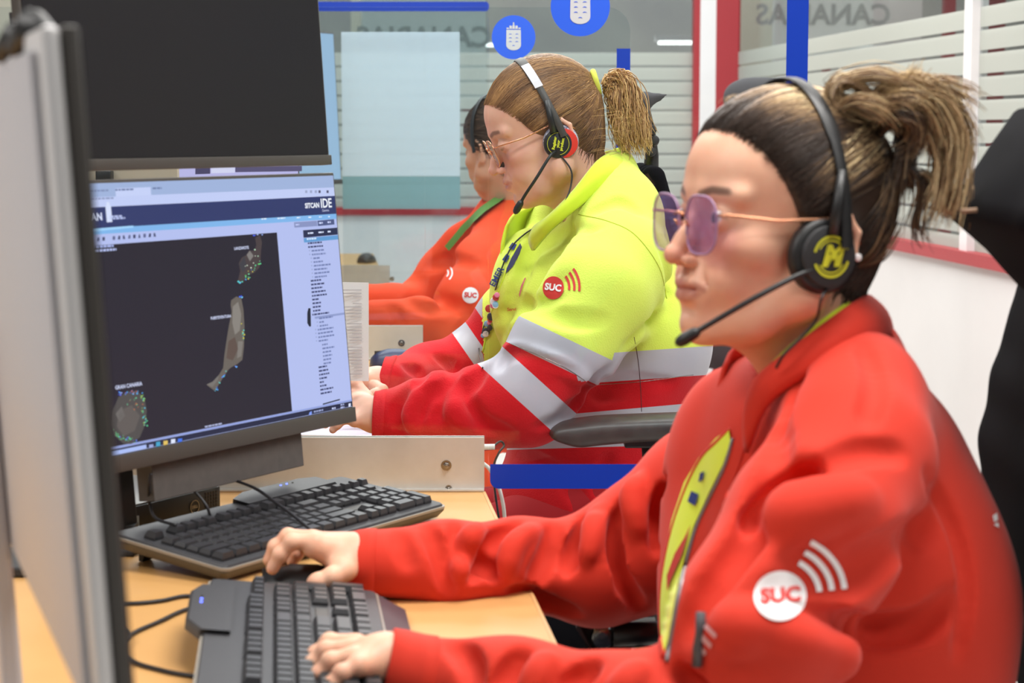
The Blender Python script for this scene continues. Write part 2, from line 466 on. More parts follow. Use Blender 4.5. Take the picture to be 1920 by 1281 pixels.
# corner posts, red / white / red
c = CORNER
for k, (x0, x1, mm) in enumerate(((c - .165, c - .135, 'redframe'), (c - .135, c - .06, 'whiteframe'), (c - .06, c + .055, 'redframe'))):
    m = MB(); m.box(x0, x1, BACKY - .05, BACKY + .06, 0 if k else RAIL, 2.7); S(m.build('trim_%d' % (k + 2), M[mm]))
def rw(Y, off=0): return CORNER + .02 - RW * (BACKY - Y) + off
def rwall(name, y0, y1, z0, z1, t0, t1, mm):
    m = MB(); m.prism([(rw(y0, t0), y0, z0), (rw(y1, t0), y1, z0), (rw(y1, t1), y1, z0), (rw(y0, t1), y0, z0)], (0, 0, z1 - z0))
    return S(m.build(name, M[mm]))
rwall('wall_right', -2.4, 9.44, 0, RAIL, .0, .08, 'wall')
rwall('trim_5', -2.4, 9.44, RAIL, RAIL + .038, -.025, .06, 'redframe')
rwall('window_2', -2.4, 9.44, RAIL + .038, 2.7, .02, .028, 'film')
rwall('trim_6', 6.02, 6.09, RAIL + .038, 2.7, -.005, .045, 'whiteframe')
m = MB(); m.box(-4.2, -4.1, -2.5, 9.5, 0, 2.9); S(m.build('wall_left', M['wall']))
# room beyond the back glazing and beyond the right glazing
m = MB(); m.box(-4.2, 4.5, 12.6, 12.7, 0, 2.9); S(m.build('wall_beyond', M['corridor']))
m = MB(); m.box(3.9, 4.0, -2.5, 12.6, 0, 2.9); S(m.build('wall_far_right', M['corridor']))
k = 7
for x0, x1, y, z0, z1, mm in ((-.92, -.30, 11.4, 0, 2.8, 'cream'), (-.28, -.18, 11.0, 1.2, 2.8, 'redbeyond'), (1.03, 1.12, 11.0, 0, 2.8, 'redbeyond'), (1.13, 1.55, 11.1, 0, 2.8, 'cream'),
                             (1.72, 1.76, 11.0, 0, 2.8, 'redbeyond'), (1.85, 2.3, 11.2, 0, 2.8, 'wall'), (2.42, 2.62, 10.6, 0, 2.8, 'redbeyond'), (1.95, 2.0, 9.0, 0, 2.8, 'redbeyond'), (2.3, 2.75, 8.6, 0, 2.8, 'cream'), (2.1, 2.14, 8.0, 0, 2.8, 'redbeyond'), (2.36, 2.44, 7.2, 0, 2.8, 'redbeyond'), (2.28, 2.34, 6.9, 0, 2.8, 'corridor')):
    m = MB(); m.box(x0, x1, y, y + .06, z0, z1); S(m.build('trim_%d' % k, M[mm])); k += 1
# mirrored lettering: right seen from behind the glass, left a reflection built solid
M['greyletter'] = mat('pale_grey_lettering', 'b8b9b8', .7)
def poster(name, x0, x1, y, z0, z1, txt, size, label, tz):
    m = MB(); m.box(x0, x1, y, y + .01, z0, z1); o = m.build(name, mat(name + '_stock', 'eef0ee', .7)); tag(o, label, 'sign')
    v, f = flat_text(txt, size, .004)
    me = raw_mesh('lettering', [((x0 + x1) / 2 - a, y - .004, tz + b) for a, b in v], [q[::-1] for q in f]); link('lettering', me, M['greyletter'], o, world=True)
    return o
poster('mirrored_poster', 1.30, 1.80, 9.95, 1.55, 2.4, 'CANARIAS', .14, 'white sign with faint reversed grey lettering behind the glazing, beside the red corner post', 1.80)
poster('mirrored_poster', -.75, -.13, 9.95, 1.35, 2.4, 'CANARIAS', .14, 'reflected white poster with reversed grey lettering, built as a sign behind the glazing, above the seated person in orange', 1.69)
# ceiling lamps of the corridor seen as bright bars, and the room lamps overhead
def lamp(x, y, z, L, W, label, rz=0):
    e = empty('ceiling_lamp', (x, y, z), rz, label, 'lamp')
    m = MB(); m.box(-L / 2 - .02, L / 2 + .02, -W / 2 - .02, W / 2 + .02, .002, .03); m.build('housing', M['whiteframe'], e)
    m = MB(); m.box(-L / 2, L / 2, -W / 2, W / 2, -.012, .001); m.build('diffuser', M['lamp'], e)
    return e
lamp(-.34, 11.0, 1.705, .85, .12, 'long lit lamp beyond the back glazing, above the frosted film')
lamp(.95, 10.6, 1.70, .34, .10, 'short lit lamp beyond the back glazing, left of the red corner post')

# ================================================================= desks, dividers
def row(Y): return -.038 + RW * (Y - 2.67)           # X of the desk row's right-hand edge
DZ = .74
def desk(y0, y1, label):
    e = empty('office_desk', (row(y0) - .45, (y0 + y1) / 2, 0), 0, label, 'desk', 'desks in the row')
    L = -1.25
    m = MB(); m.prism([(row(y0) - .004, y0, DZ - .028), (row(y1) - .004, y1, DZ - .028), (L, y1, DZ - .028), (L, y0, DZ - .028)], (0, 0, .028)); m.build('desktop', M['wood'], e, world=True)
    m = MB(); m.prism([(row(y0), y0, DZ - .0285), (row(y1), y1, DZ - .0285), (row(y1) - .004, y1, DZ - .0285), (row(y0) - .004, y0, DZ - .0285)], (0, 0, .0292)); m.build('edge_band', M['woodedge'], e, world=True)
    for x, y in ((row(y0) - .12, y0 + .06), (row(y1) - .12, y1 - .06), (L + .08, y0 + .06), (L + .08, y1 - .06)):
        m = MB(); m.box(x - .03, x + .03, y - .03, y + .03, 0, DZ - .0285, bev=.004); m.build('leg', M['whiteframe'], e, world=True)
    return e
desk(1.02, 2.655, 'light beech desk under the two black keyboards')
desk(2.70, 4.20, 'light beech desk behind the aluminium strip, under the hands of the person in yellow')
desk(4.25, 6.10, 'light beech desk beside the person in orange, third in the row')
desk(6.16, 7.9, 'light beech desk farthest along the row, with a small mouse on it')
m = MB(); m.box(-4.15, -2.24, BACKY - .10, BACKY - .02, 0, 2.7); S(m.build('trim_40', M['cream']))

def bolt(parent, x, y, z, r=.0045, nrm=(0, -1, 0)):
    m = MB(); m.disc((x, y, z), nrm, r * 1.6, .0012, 24); m.disc((x, y - .0012, z), nrm, r, .004, 6, .0008); m.disc((x, y - .0052, z), nrm, r * .55, .003, 16, .0008)
    m.build('bolt', M['steel'], parent, world=True)
def divider(Y, xl, xr, z0, z1, label, corner=.0, holes=(), hang=None, bandh=.033, edge=None, top=None):
    """clear panel standing in an aluminium profile; hang = (x of the desk edge)"""
    e = empty('desk_divider', (xl + .4, Y, DZ), 0, label, 'divider', 'clear dividers between the desks')
    xe = row(Y)
    def outline(x0, x1, za, zb, r, cs):
        out = []
        for cx, cz, a0, on in ((x1, zb, 0, 'tr' in cs), (x0, zb, 90, 'tl' in cs), (x0, za, 180, 'bl' in cs), (x1, za, 270, 'br' in cs)):
            if on:
                ox = cx + (-r if a0 in (0, 270) else r); oz = cz + (-r if a0 in (0, 90) else r)
                out += [(ox + r * math.cos(math.radians(a0 + 9 * k)), oz + r * math.sin(math.radians(a0 + 9 * k))) for k in range(11)]
            else: out.append((cx, cz))
        return out
    yp = Y + .004
    m = MB(); m.prism([(x, yp, z) for x, z in outline(xe + .006, xr, z0, z1, .05, ('tr',))], (0, .004, 0)); m.build('overhang_panel', M['acrylic'], e, world=True)
    m = MB(); m.box(xl, xe + .0055, yp, yp + .004, DZ + .001, z1); m.build('panel', M['acrylic'], e, world=True)
    m = MB(); m.box(xl, xe, Y - .003, Y, DZ + .001, DZ + .073); m.box(xl, xe, Y - .018, Y - .003, DZ + .001, DZ + .003); m.box(xl, xe, Y + .010, Y + .013, DZ + .001, DZ + .073); m.build('aluminium_profile', M['alu'], e, world=True)
    for hx, hz in holes: bolt(e, hx, Y - .003, hz)
    if bandh:
        m = MB(); m.prism([(x, yp - .0012, z) for x, z in outline(xe + .008, xr, z0 - .001, z0 + bandh, .012, ('bl',))], (0, .0008, 0)); m.build('blue_bottom_film', M['blue'], e, world=True)
    if edge:
        m = MB(); m.box(xr - .0285, xr + .0005, yp - .0012, yp - .0004, edge[0], edge[1]); m.build('blue_edge_film', M['blue'], e, world=True)
    if top:
        m = MB(); m.prism([(x, yp - .0012, z) for x, z in outline(top[0], top[1], top[2], top[3], .012, ('tr', 'br'))], (0, .0008, 0)); m.build('blue_top_film', M['blue'], e, world=True)
    return e
A = P(1507, 600, 2.67); 
divA = divider(2.67, -1.2, A.x, P(1000, 916, 2.67).z, 1.62, 'clear divider with a blue band and a large blue crest sticker, nearest the camera', holes=((P(837, 872, 2.67).x, P(837, 872, 2.67).z), (P(470, 875, 2.67).x, P(470, 874, 2.67).z)), edge=(P(1000, 916, 2.67).z + .034, 1.57))
bolt(divA, P(841, 914, 2.665).x, 2.667, P(841, 916, 2.667).z, .003)
BX = P(1181, 200, 4.22).x
divB = divider(4.22, -1.2, BX, DZ + .0008, 1.49, 'clear divider with a small blue crest sticker, behind the person in yellow', holes=((P(753, 640, 4.22).x, P(753, 643, 4.22).z),), edge=(DZ + .036, P(1181, 91, 4.22).z))
C_ = 6.13
divC = divider(C_, -1.25, P(917, 100, C_).x, DZ + .0008, 1.66, 'clear divider with a blue top band, farthest along the row', holes=((P(735, 520, C_).x, P(735, 523, C_).z),), top=(-1.2, P(917, 10, C_).x, P(900, 21, C_).z, P(900, 3, C_).z), bandh=0)
# bright reflection in the dividers, built as a pale blue translucent panel
m = MB(); m.box(P(640, 100, 5.9).x, P(862, 100, 5.9).x, 5.9, 5.904, P(800, 330, 5.9).z, P(800, 60, 5.9).z); o = m.build('reflection_panel', M['bluereflect'])
tag(o, 'pale blue divider reflection built as a translucent panel behind the desk row, left of the dark haired head', 'panel')
m = MB(); m.box(P(640, 100, 5.9).x, P(862, 100, 5.9).x, 5.899, 5.905, P(800, 392, 5.9).z, P(800, 331, 5.9).z); m.build('lower_reflection_band', M['tealreflect'], o, world=True)
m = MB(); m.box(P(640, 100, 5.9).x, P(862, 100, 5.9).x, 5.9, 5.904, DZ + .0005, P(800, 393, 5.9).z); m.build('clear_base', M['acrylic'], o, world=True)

# crest stickers
def crest(name, px, py, Y, r, label):
    c = P(px, py, Y + .003)
    e = empty(name, tuple(c), 0, label, 'sticker')
    m = MB(); m.prism([(r * math.cos(a), -.0006, r * math.sin(a)) for a in [2 * math.pi * k / 48 for k in range(48)]], (0, .0006, 0)); m.build('disc', M['bluedisc'], e)
    q = r
    def sh(pts, mm, y): 
        m = MB(); m.prism([(x * q, y, z * q) for x, z in pts], (0, .0003, 0)); return m
    m = MB()
    shield = [(-.33, .34), (.33, .34), (.34, -.35)] + [(.34 - .34 * (1 - math.cos(a)), -.35 - .24 * math.sin(a)) for a in [math.pi * k / 10 for k in range(1, 10)]] + [(-.34, -.35)]
    m.prism([(x * q, -.0012, z * q) for x, z in shield], (0, .0004, 0))
    for i in range(-2, 3):       # crown
        m.prism([((i * .13 - .06) * q, -.0012, .38 * q), ((i * .13 + .06) * q, -.0012, .38 * q), ((i * .14 + .05) * q, -.0012, (.56 - .03 * i * i) * q), ((i * .14 - .05) * q, -.0012, (.56 - .03 * i * i) * q)], (0, .0004, 0))
    m.prism([(-.03 * q, -.0012, .55 * q), (.03 * q, -.0012, .55 * q), (.03 * q, -.0012, .68 * q), (-.03 * q, -.0012, .68 * q)], (0, .0004, 0))
    m.build('crest', M['stickwhite'], e)
    m = MB()
    for i, j in ((-.15, .12), (.15, .12), (-.15, -.05), (.15, -.05), (-.15, -.22), (.15, -.22), (0, -.40)):
        m.prism([((i + .07 * math.cos(a)) * q, -.0016, (j + .045 * abs(math.sin(a)) * (1 if math.sin(a) > 0 else .4)) * q) for a in [2 * math.pi * k / 12 for k in range(12)]], (0, .0003, 0))
    m.build('peak_marks', M['bluedisc'], e)
crest('crest_sticker', 1088, 12, 2.67, 55 * 2.67 / 3700, 'larger round blue sticker with a pale crest, on the nearest clear divider')
crest('crest_sticker', 963, 70, 4.22, 40.5 * 4.22 / 3700, 'smaller round blue sticker with a pale crest, on the divider behind')

# ================================================================= camera, light
cam = bpy.data.cameras.new('camera'); co = bpy.data.objects.new('camera', cam); COL.objects.link(co)
co.location = CAM0; co.rotation_euler = (math.pi / 2 - PITCH, 0, 0)
cam.sensor_width = 36; cam.lens = 36 * F / 1920; cam.clip_start = .05; cam.clip_end = 60
cam.dof.use_dof = True; cam.dof.focus_distance = 3.15; cam.dof.aperture_fstop = (36 * F / 1920) / 1000 / .0082
bpy.context.scene.camera = co
w = bpy.data.worlds.new('room_light'); bpy.context.scene.world = w; w.use_nodes = True
w.node_tree.nodes['Background'].inputs[0].default_value = (.93, .96, 1, 1); w.node_tree.nodes['Background'].inputs[1].default_value = .15
def area(x, y, z, sx, sy, e, aim=None, col=(1, .97, .93)):
    l = bpy.data.lights.new('ceiling_and_fill_light', 'AREA'); l.shape = 'RECTANGLE'; l.size = sx; l.size_y = sy; l.energy = e; l.color = col
    o = bpy.data.objects.new('ceiling_and_fill_light', l); COL.objects.link(o); o.location = (x, y, z)
    if aim is not None: o.rotation_euler = (Vector(aim) - Vector((x, y, z))).to_track_quat('-Z', 'Y').to_euler()
    return o
area(.55, 1.7, 2.75, 1.3, .5, 58); area(-1.6, .9, 2.6, 1.2, .8, 42); area(.9, 3.6, 2.75, 1.3, .5, 34); area(-.6, 3.4, 2.75, 1.2, .6, 34); area(-.5, 5.0, 2.75, 1.4, .6, 40); area(.3, 6.2, 2.75, 2.4, 1.2, 60)  # lights beside the silver monitor and over the pale panel are added fill
area(0, 8.3, 2.75, 3, 1.0, 70); area(1.2, 0.2, 2.75, 1.5, .6, 26); area(0, 11.3, 2.75, 5, 1.5, 110); area(3.0, 7, 2.75, 1, 4, 55)
sc = bpy.context.scene
sc.view_settings.view_transform = 'Standard'; sc.view_settings.look = 'None'; sc.view_settings.gamma = 1; sc.view_settings.use_curve_mapping = False
sc.view_settings.exposure = 0.0
sc.cycles.use_denoising = True; sc.cycles.max_bounces = 8; sc.cycles.transparent_max_bounces = 24; sc.cycles.diffuse_bounces = 4
sc.cycles.sample_clamp_indirect = 6
# ================================================================= monitors
UX = Vector((-.511, -.859, 0)).normalized()          # along the screen, towards its left end
def plane_hit(o, n, px, py):
    d = ray(px, py); t = (o - CAM0).dot(n) / d.dot(n); return CAM0 + d * t
def frame_of(origin, ux, tilt):
    """origin = lower right corner; x to the left along ux, z up the screen, y out of the face"""
    nrm = Vector((-ux.y, ux.x, 0)).normalized(); nrm = nrm if nrm.x > 0 else -nrm
    up = (Vector((0, 0, 1)) * math.cos(tilt) - nrm * math.sin(tilt)).normalized()
    out = (nrm * math.cos(tilt) + Vector((0, 0, 1)) * math.sin(tilt)).normalized()
    return Matrix(((ux.x, out.x, up.x, origin.x), (ux.y, out.y, up.y, origin.y), (ux.z, out.z, up.z, origin.z), (0, 0, 0, 1)))
def mesh_at(mb, Mx):
    for v in mb.bm.verts: v.co = Mx @ v.co
    return mb

def monitor(name, Mx, W, H, label, chin, side, screen, body='bezel', back='black2'):
    e = empty(name, tuple(Mx.translation), 0, label, 'monitor')
    m = MB(); m.box(0, W, -.012, 0, 0, H, bev=.002); mesh_at(m, Mx).build('housing', M[body], e, True, True, auto=40)
    m = MB(); m.box(W * .12, W * .88, -.045, -.0125, H * .12, H * .85, bev=.012); mesh_at(m, Mx).build('back_cover', M[back], e, True, True, auto=40)
    m = MB(); m.box(side, W - side, .0002, .0009, chin, H - side); sc_ = mesh_at(m, Mx).build('screen', screen, e, False, True)
    m = MB(); m.box(0, W, .0002, .0035, 0, chin - .0008, bev=.001); mesh_at(m, Mx).build('lower_bezel', M[body], e, True, True, auto=40)
    return e, sc_
M['bluemouse'] = mat('navy_plastic', '1c2850', .4)
M['scr_bg'] = emat('screen_pale_blue', 'b4c0f0', .98)
BR = P(665, 790, 2.56); Mlow = frame_of(BR, UX, math.radians(5.2))
low, lscreen = monitor('computer_monitor', Mlow, .538, .326, 'lit monitor showing a dark map of islands beside a list, on the nearest desk', .020, .004, M['scr_bg'])
# picture on the screen, laid out in the screen's own plane
Nl = (Mlow.to_3x3() @ Vector((0, 1, 0))).normalized(); Ol = Mlow @ Vector((0, .0010, 0)); Il = Mlow.inverted()
def scr_local(px, py):
    q = Il @ plane_hit(Ol, Nl, px, py); return q.x, q.z
def lighten(c, s=1.0): return emat('pixels_' + c, c, s)
SM = {}
def sm(c, s=1.0):
    if (c, s) not in SM: SM[(c, s)] = emat('screen_tone_' + c, c, s)
    return SM[(c, s)]
class Scr:
    def __init__(s, loc, Mx): s.loc = loc; s.Mx = Mx; s.bm = bmesh.new(); s.mats = []; s.lv = 0
    def idx(s, c):
        m_ = sm(c)
        if m_ not in s.mats: s.mats.append(m_)
        return s.mats.index(m_)
    def poly(s, pts, c, lift=1, local=False):
        y = .0010 + .00008 * lift
        vs = []
        for p in pts:
            x, z = p if local else s.loc(*p)
            x = min(max(x, .004), .534); z = min(max(z, .020), .322)
            vs.append(s.bm.verts.new(s.Mx @ Vector((x, y, z))))
        f = s.bm.faces.new(vs); f.material_index = s.idx(c)
    def rect(s, x0, z0, x1, z1, c, lift=1): s.poly([(x0, z0), (x1, z0), (x1, z1), (x0, z1)], c, lift, True)
    def text(s, px, py, txt, h, c, lift=3, bold=.0, anchor='l'):
        """txt with its lower left at photo pixel; h = letter height in metres on the screen"""
        v, f = flat_text(txt, h / .7, bold * h)
        x, z = s.loc(px, py); x0 = min(a for a, b in v); z0 = min(b for a, b in v); y = .0010 + .00008 * lift
        vs = [s.bm.verts.new(s.Mx @ Vector((x - (a - x0), y, z + (b - z0)))) for a, b in v]
        for q in f:
            try: k = s.bm.faces.new([vs[i] for i in q]); k.material_index = s.idx(c)
            except ValueError: pass
    def dashes(s, px, py, n, w, h, c, lift=3, seed=0):
        """an unreadable line of type: small bars of word length"""
        r = random.Random(seed + int(px * 7 + py)); x, z = s.loc(px, py); end = x - w
        while x > end:
            L = r.uniform(.0025, .0075); L = min(L, x - end)
            if L > .0008: s.rect(x - L, z, x, z + h, c, lift)
            x -= L + .0011
    def done(s, name, parent):
        bmesh.ops.recalc_face_normals(s.bm, faces=s.bm.faces)
        me = bpy.data.meshes.new(name); s.bm.to_mesh(me); s.bm.free(); return link(name, me, s.mats, parent, None, True)
W_, H_ = .538, .326
s = Scr(scr_local, Mlow)
def Z(px, py): return s.loc(px, py)[1]
zt = H_ - .004
z1 = Z(612, 352); z2 = Z(614, 373 - 5); z3 = Z(612, 402); z4 = Z(622, 411)
s.rect(.004, z1, .534, zt, '9eb2da')                              # tab strip
s.rect(.004, z2, .534, z1, 'c0ccf4')                              # address bar
xa, _ = s.loc(216, 355); xb, _ = s.loc(282, 350); s.rect(xb, z1, xa, z1 + .009, 'c4d0f6', 2)
s.rect(.004, z3, .534, z2, '2a3568')                              # navy banner
s.rect(.004, z4, .534, z3, '7db4ea')                              # sky blue menu
s.dashes(216, 358, 5, .030, .002, '6b7aa6'); s.dashes(168, 360, 5, .03, .002, '7d8cb4'); s.dashes(286, 355, 5, .016, .002, '6b7aa6')
s.dashes(166, 375, 4, .04, .0018, '8894bc')
for k, px in enumerate((572, 581, 590, 597, 612)): s.poly([(px, 357), (px + 4, 357), (px + 4, 362), (px, 362)], '4a4a6a' if k > 2 else '98a2c6', 2)
s.text(572, 391, 'SITCAN', .0062, 'f2f6ff', bold=.05); s.text(602, 390, 'IDE', .0115, 'f2f6ff', bold=.03); s.text(604, 397, 'Canarias', .003, 'dfe6ff')
s.text(164, 415, 'CAN', .0078, 'dbe4ff', bold=.06)
x, z = s.loc(200, 417)
s.poly([(x, z), (x - .009, z), (x - .009, z + .017), (x - .0075, z + .019), (x - .0065, z + .0225), (x - .0025, z + .0225), (x - .0015, z + .019), (x, z + .017)], 'd4defa', 3, True)
s.dashes(206, 408, 4, .020, .002, 'b8c4ee'); s.dashes(206, 412, 4, .025, .002, 'b8c4ee')
s.poly([(176, 429), (250, 423), (250, 427), (176, 434)], 'a0d2fa', 2)
for px, w in ((490, .011), (520, .016), (556, .008), (578, .007), (598, .006), (615, .004)): s.dashes(px, 412 - (px - 490) * .035, 3, w, .0016, 'dcecff')
# toolbar icons
for k in range(13):
    px = 175 + k * 9.6; py = 450 - k * .75
    if k == 3: continue
    s.poly([(px - 2.4, py + 3), (px + 2.2, py + 3), (px + (2.4 if k % 3 else .4), py - 4), (px - (1 if k % 2 else 2.4), py - 4)], ('434a72', '5c648e', '3c4268')[k % 3], 2)
# map
mt = [(160, 462.5), (520, 434.5), (550, 769), (160, 863)]
z0 = Z(548, 771); xr = s.loc(519, 436)[0]; s.rect(xr, z0, .534, Z(519, 436), '1f1b2b', 2)
# search box and list header
s.poly([(551, 417), (594, 414), (595, 424), (552, 427)], '8792c0', 2); s.poly([(595, 414), (626, 411), (627, 421), (596, 424)], '4a5684', 2)
s.dashes(598, 420, 2, .008, .0022, 'cdd8ff'); s.dashes(614, 418.5, 2, .007, .0022, 'cdd8ff'); s.dashes(554, 423, 2, .008, .0018, 'c2ccf6')
s.poly([(568, 432), (632, 427), (633, 440), (569, 446)], '20284c', 2); s.poly([(569, 447), (633, 441), (634, 449), (570, 455)], '5f9ad2', 2)
for px, w in ((577, .013), (597, .011), (614, .008)): s.dashes(px, 439 - (px - 577) * .08, 2, w, .002, 'dbe6ff', 4)
for px, w in ((575, .02),): s.dashes(px, 450, 3, w, .002, 'd8ecff', 4)
# tree of list entries down the right column
y = 458.0; k = 0; widths = [.030, .032, .028, .030, .014, .020, .038, .028, .034, .026, .022, .030, .024, .030, .032, .014, .018, .018, .016, .036, .030, .010, .018, .034, .032, .036, .020, .012, .026, .018, .020, .018, .016, .018, .020, .022, .016, .010, .014, .028, .024]
for k, w in enumerate(widths):
    yy = 458 + k * 7.05; ind = (2, 2, 8, 8, 10, 10, 10, 10, 10, 10, 2, 2, 2, 2, 2, 2, 2, 2, 2, 0, 12, 12, 12, 8, 8, 8, 8, 14, 14, 14, 14, 14, 14, 4, 4, 4, 4, 4, 4, 4, 4)[k]
    px = 575 + (yy - 458) * .078 + ind
    s.dashes(px, yy, 4, w, .0021, '2e3566' if ind < 5 else '6f7cae', 3, k)
    if 5 < ind < 13: s.poly([(px - 5, yy - 3), (px - 3, yy - 3), (px - 3, yy - 1), (px - 5, yy - 1)], '8e9ac8', 3)
s.poly([(590, 594), (646, 586), (646, 590), (590, 598)], '8f9ccc', 2)
s.poly([(578, 578), (582, 578), (583, 612), (580, 613), (576, 606), (576, 586)], '131a2e', 2)
s.poly([(605, 757), (637, 748), (637, 750.5), (605, 759.5)], '222a40', 3)
# taskbar
s.rect(.004, .0205, .534, Z(548, 775), '1b2140', 4)
x1 = s.loc(275, 848)[0]; s.rect(x1, .0205, .534, Z(548, 778), 'a9bdf4', 5); 
s.rect(.004, Z(548, 774.5), .534, Z(548, 771.5), '8fa0dc', 5)
for px, py, c in ((283, 838, '9aa6d8'), (296, 833, '3fa0c8'), (310, 831, 'e0c060'), (324, 828, 'dfe6ff'), (337, 827, '3f74ec')): s.poly([(px - 4, py + 5), (px + 4, py + 4), (px + 4, py - 5), (px - 4, py - 4)], c, 6)
s.poly([(578, 779), (584, 777), (584, 771), (580, 773)], '7f9cf4', 6); s.dashes(588, 774, 4, .020, .0022, '9aa6d0', 6); s.dashes(622, 768, 3, .008, .0022, 'c8d2f8', 6); s.dashes(638, 761, 2, .008, .002, 'a8b2dc', 6); s.dashes(638, 766, 2, .009, .002, 'a8b2dc', 6)
s.poly([(653, 763), (657, 762), (657, 756), (653, 757)], 'dfe6ff', 6)
# coordinates at the upper left of the map and the scale bar
s.dashes(172, 466, 3, .035, .0025, 'a8b6ec', 4); s.dashes(174, 473, 3, .038, .0025, 'b8c4f4', 4); s.dashes(384, 802, 3, .032, .0018, 'b4bce0', 5)
# the islands
def isl(pts, c, l=4): s.poly(pts, c, l)
isl([(478, 446), (487, 441), (491, 455), (489, 470), (488, 490), (486, 502), (476, 512), (463, 517), (457, 528), (449, 532), (445, 528), (450, 508), (447, 494), (453, 483), (462, 478), (466, 470), (476, 470), (480, 460)], '463b3e')
isl([(448, 497), (458, 481), (462, 500), (455, 512)], '3a3a42', 5); isl([(462, 478), (468, 470), (475, 480), (468, 490)], '7e7a78', 5)
isl([(433, 563), (443, 556), (452, 560), (456, 580), (458, 612), (457, 650), (454, 675), (444, 683), (435, 688), (429, 692), (418, 708), (408, 724), (402, 733), (387, 722), (398, 716), (410, 703), (418, 690), (420, 668), (424, 640), (429, 610), (434, 585), (432, 572)], '67605a')
isl([(436, 575), (446, 566), (452, 590), (449, 620), (440, 628), (435, 605)], '85807a', 5); isl([(428, 640), (440, 632), (446, 655), (436, 676), (424, 672)], '5c4c46', 5); isl([(446, 640), (455, 640), (452, 668), (444, 672)], '7e7974', 5)
isl([(387, 721), (398, 716), (410, 703), (408, 712), (398, 726)], '74706c', 5)
isl([(222, 744), (240, 734), (256, 733), (270, 745), (275, 770), (272, 796), (262, 820), (246, 833), (231, 832), (215, 818), (209, 796), (211, 770)], '4d4a4a')
isl([(224, 770), (246, 760), (262, 780), (252, 808), (232, 818), (218, 800)], '5e5856', 5); isl([(216, 776), (228, 762), (234, 780), (224, 792)], '6c6866', 5)
r = random.Random(4)
for spots, n, cs in (((475, 443, 488, 441, 5), 6, ('4f6cff', '9ab8ff', 'dfe8ff')), ((462, 522, 486, 490, 5), 20, ('5fe0a0', '7ae8b0', 'e0d860', '58b8ff', '68e878')), ((447, 530, 452, 528, 4), 8, ('5fe0c8', '58b8ff')), ((446, 558, 454, 557, 3), 6, ('3f5cff', '7fd0ff')),
                     ((454, 606, 457, 640, 2), 9, ('60d8d0', 'e8e040', '58c8a0')), ((440, 686, 444, 688, 2), 3, ('58b8ff', '7f9cff')), ((404, 728, 424, 696, 2), 9, ('60d8d0', '4f8cff')), ((402, 732, 408, 730, 3), 6, ('3f6cff', '60c8e8')),
                     ((224, 738, 266, 734, 6), 24, ('58b8ff', '9fb0ff', '4f5cff', 'c86058')), ((266, 742, 272, 800, 4), 26, ('60e0a0', '58c8e8', 'a8e070')), ((216, 816, 256, 828, 5), 20, ('60e0a0', '5f8cff')), ((213, 806, 226, 826, 4), 8, ('70d890',)), ((462, 500, 484, 470, 8), 7, ('f0ffe8', 'c8f0d0')), ((236, 780, 258, 750, 12), 12, ('70e0a8', 'b8704c'))):
    x0, y0, x1_, y1, jit = spots
    for _ in range(n):
        t = r.random(); px = x0 + (x1_ - x0) * t + r.uniform(-jit, jit); py = y0 + (y1 - y0) * t + r.uniform(-jit, jit) * .6; q = r.uniform(.8, 1.7)
        s.poly([(px - q, py), (px, py - q), (px + q, py), (px, py + q)], r.choice(cs), 6)
s.text(439, 469, 'LANZAROTE', .0034, 'd8e0ff', 6, .03); s.text(395, 600, 'FUERTEVENTURA', .0034, 'd8e0ff', 6, .03); s.text(216, 731, 'GRAN CANARIA', .0042, 'd8e0ff', 6, .03)
s.done('screen_picture', low)
# grey bar under the lower monitor and its stand
m = MB(); m.box(.108, .392, -.030, -.006, -.043, -.0008, bev=.001); mesh_at(m, Mlow).build('lower_bar', mat('grey_foam_bar', '55514e', .9, noise=(60, '4a4745', .6)), low, False, True)
m = MB(); m.box(.335, .385, -.075, -.0455, .10, .16); m.box(.347, .373, -.09, -.075, -.09, .20, bev=.002); mesh_at(m, Mlow).build('stand_post', M['black2'], low, False, True)
pb = Mlow @ Vector((.36, -.083, -.085)); m = MB(); m.box(pb.x - .012, pb.x + .012, pb.y - .012, pb.y + .012, DZ + .008, pb.z + .01); m.box(pb.x - .05, pb.x + .018, pb.y - .05, pb.y + .018, DZ + .0005, DZ + .008, bev=.002); m.build('stand_foot', M['black2'], low, False, True)

BRu = P(619, 309, 2.57); Mup = frame_of(BRu, UX, math.radians(4.2))
up, us = monitor('computer_monitor', Mup, .538, .326, 'switched off black monitor mounted above the lit map monitor', .0135, .004, M['offscreen'])
m = MB(); m.box(.437, .463, -.09, -.076, -.36, .14, bev=.002); m.box(.425, .475, -.077, -.0455, .12, .18); mesh_at(m, Mup).build('mounting_post', M['black2'], up, False, True)
m = MB()
pb = Mup @ Vector((.45, -.083, -.35)); m.box(pb.x - .014, pb.x + .014, pb.y - .014, pb.y + .014, DZ + .012, pb.z + .02, bev=.002); m.box(pb.x - .10, pb.x + .02, pb.y - .08, pb.y + .03, DZ + .0005, DZ + .012, bev=.003); m.build('post_foot', M['black2'], up, False, True)

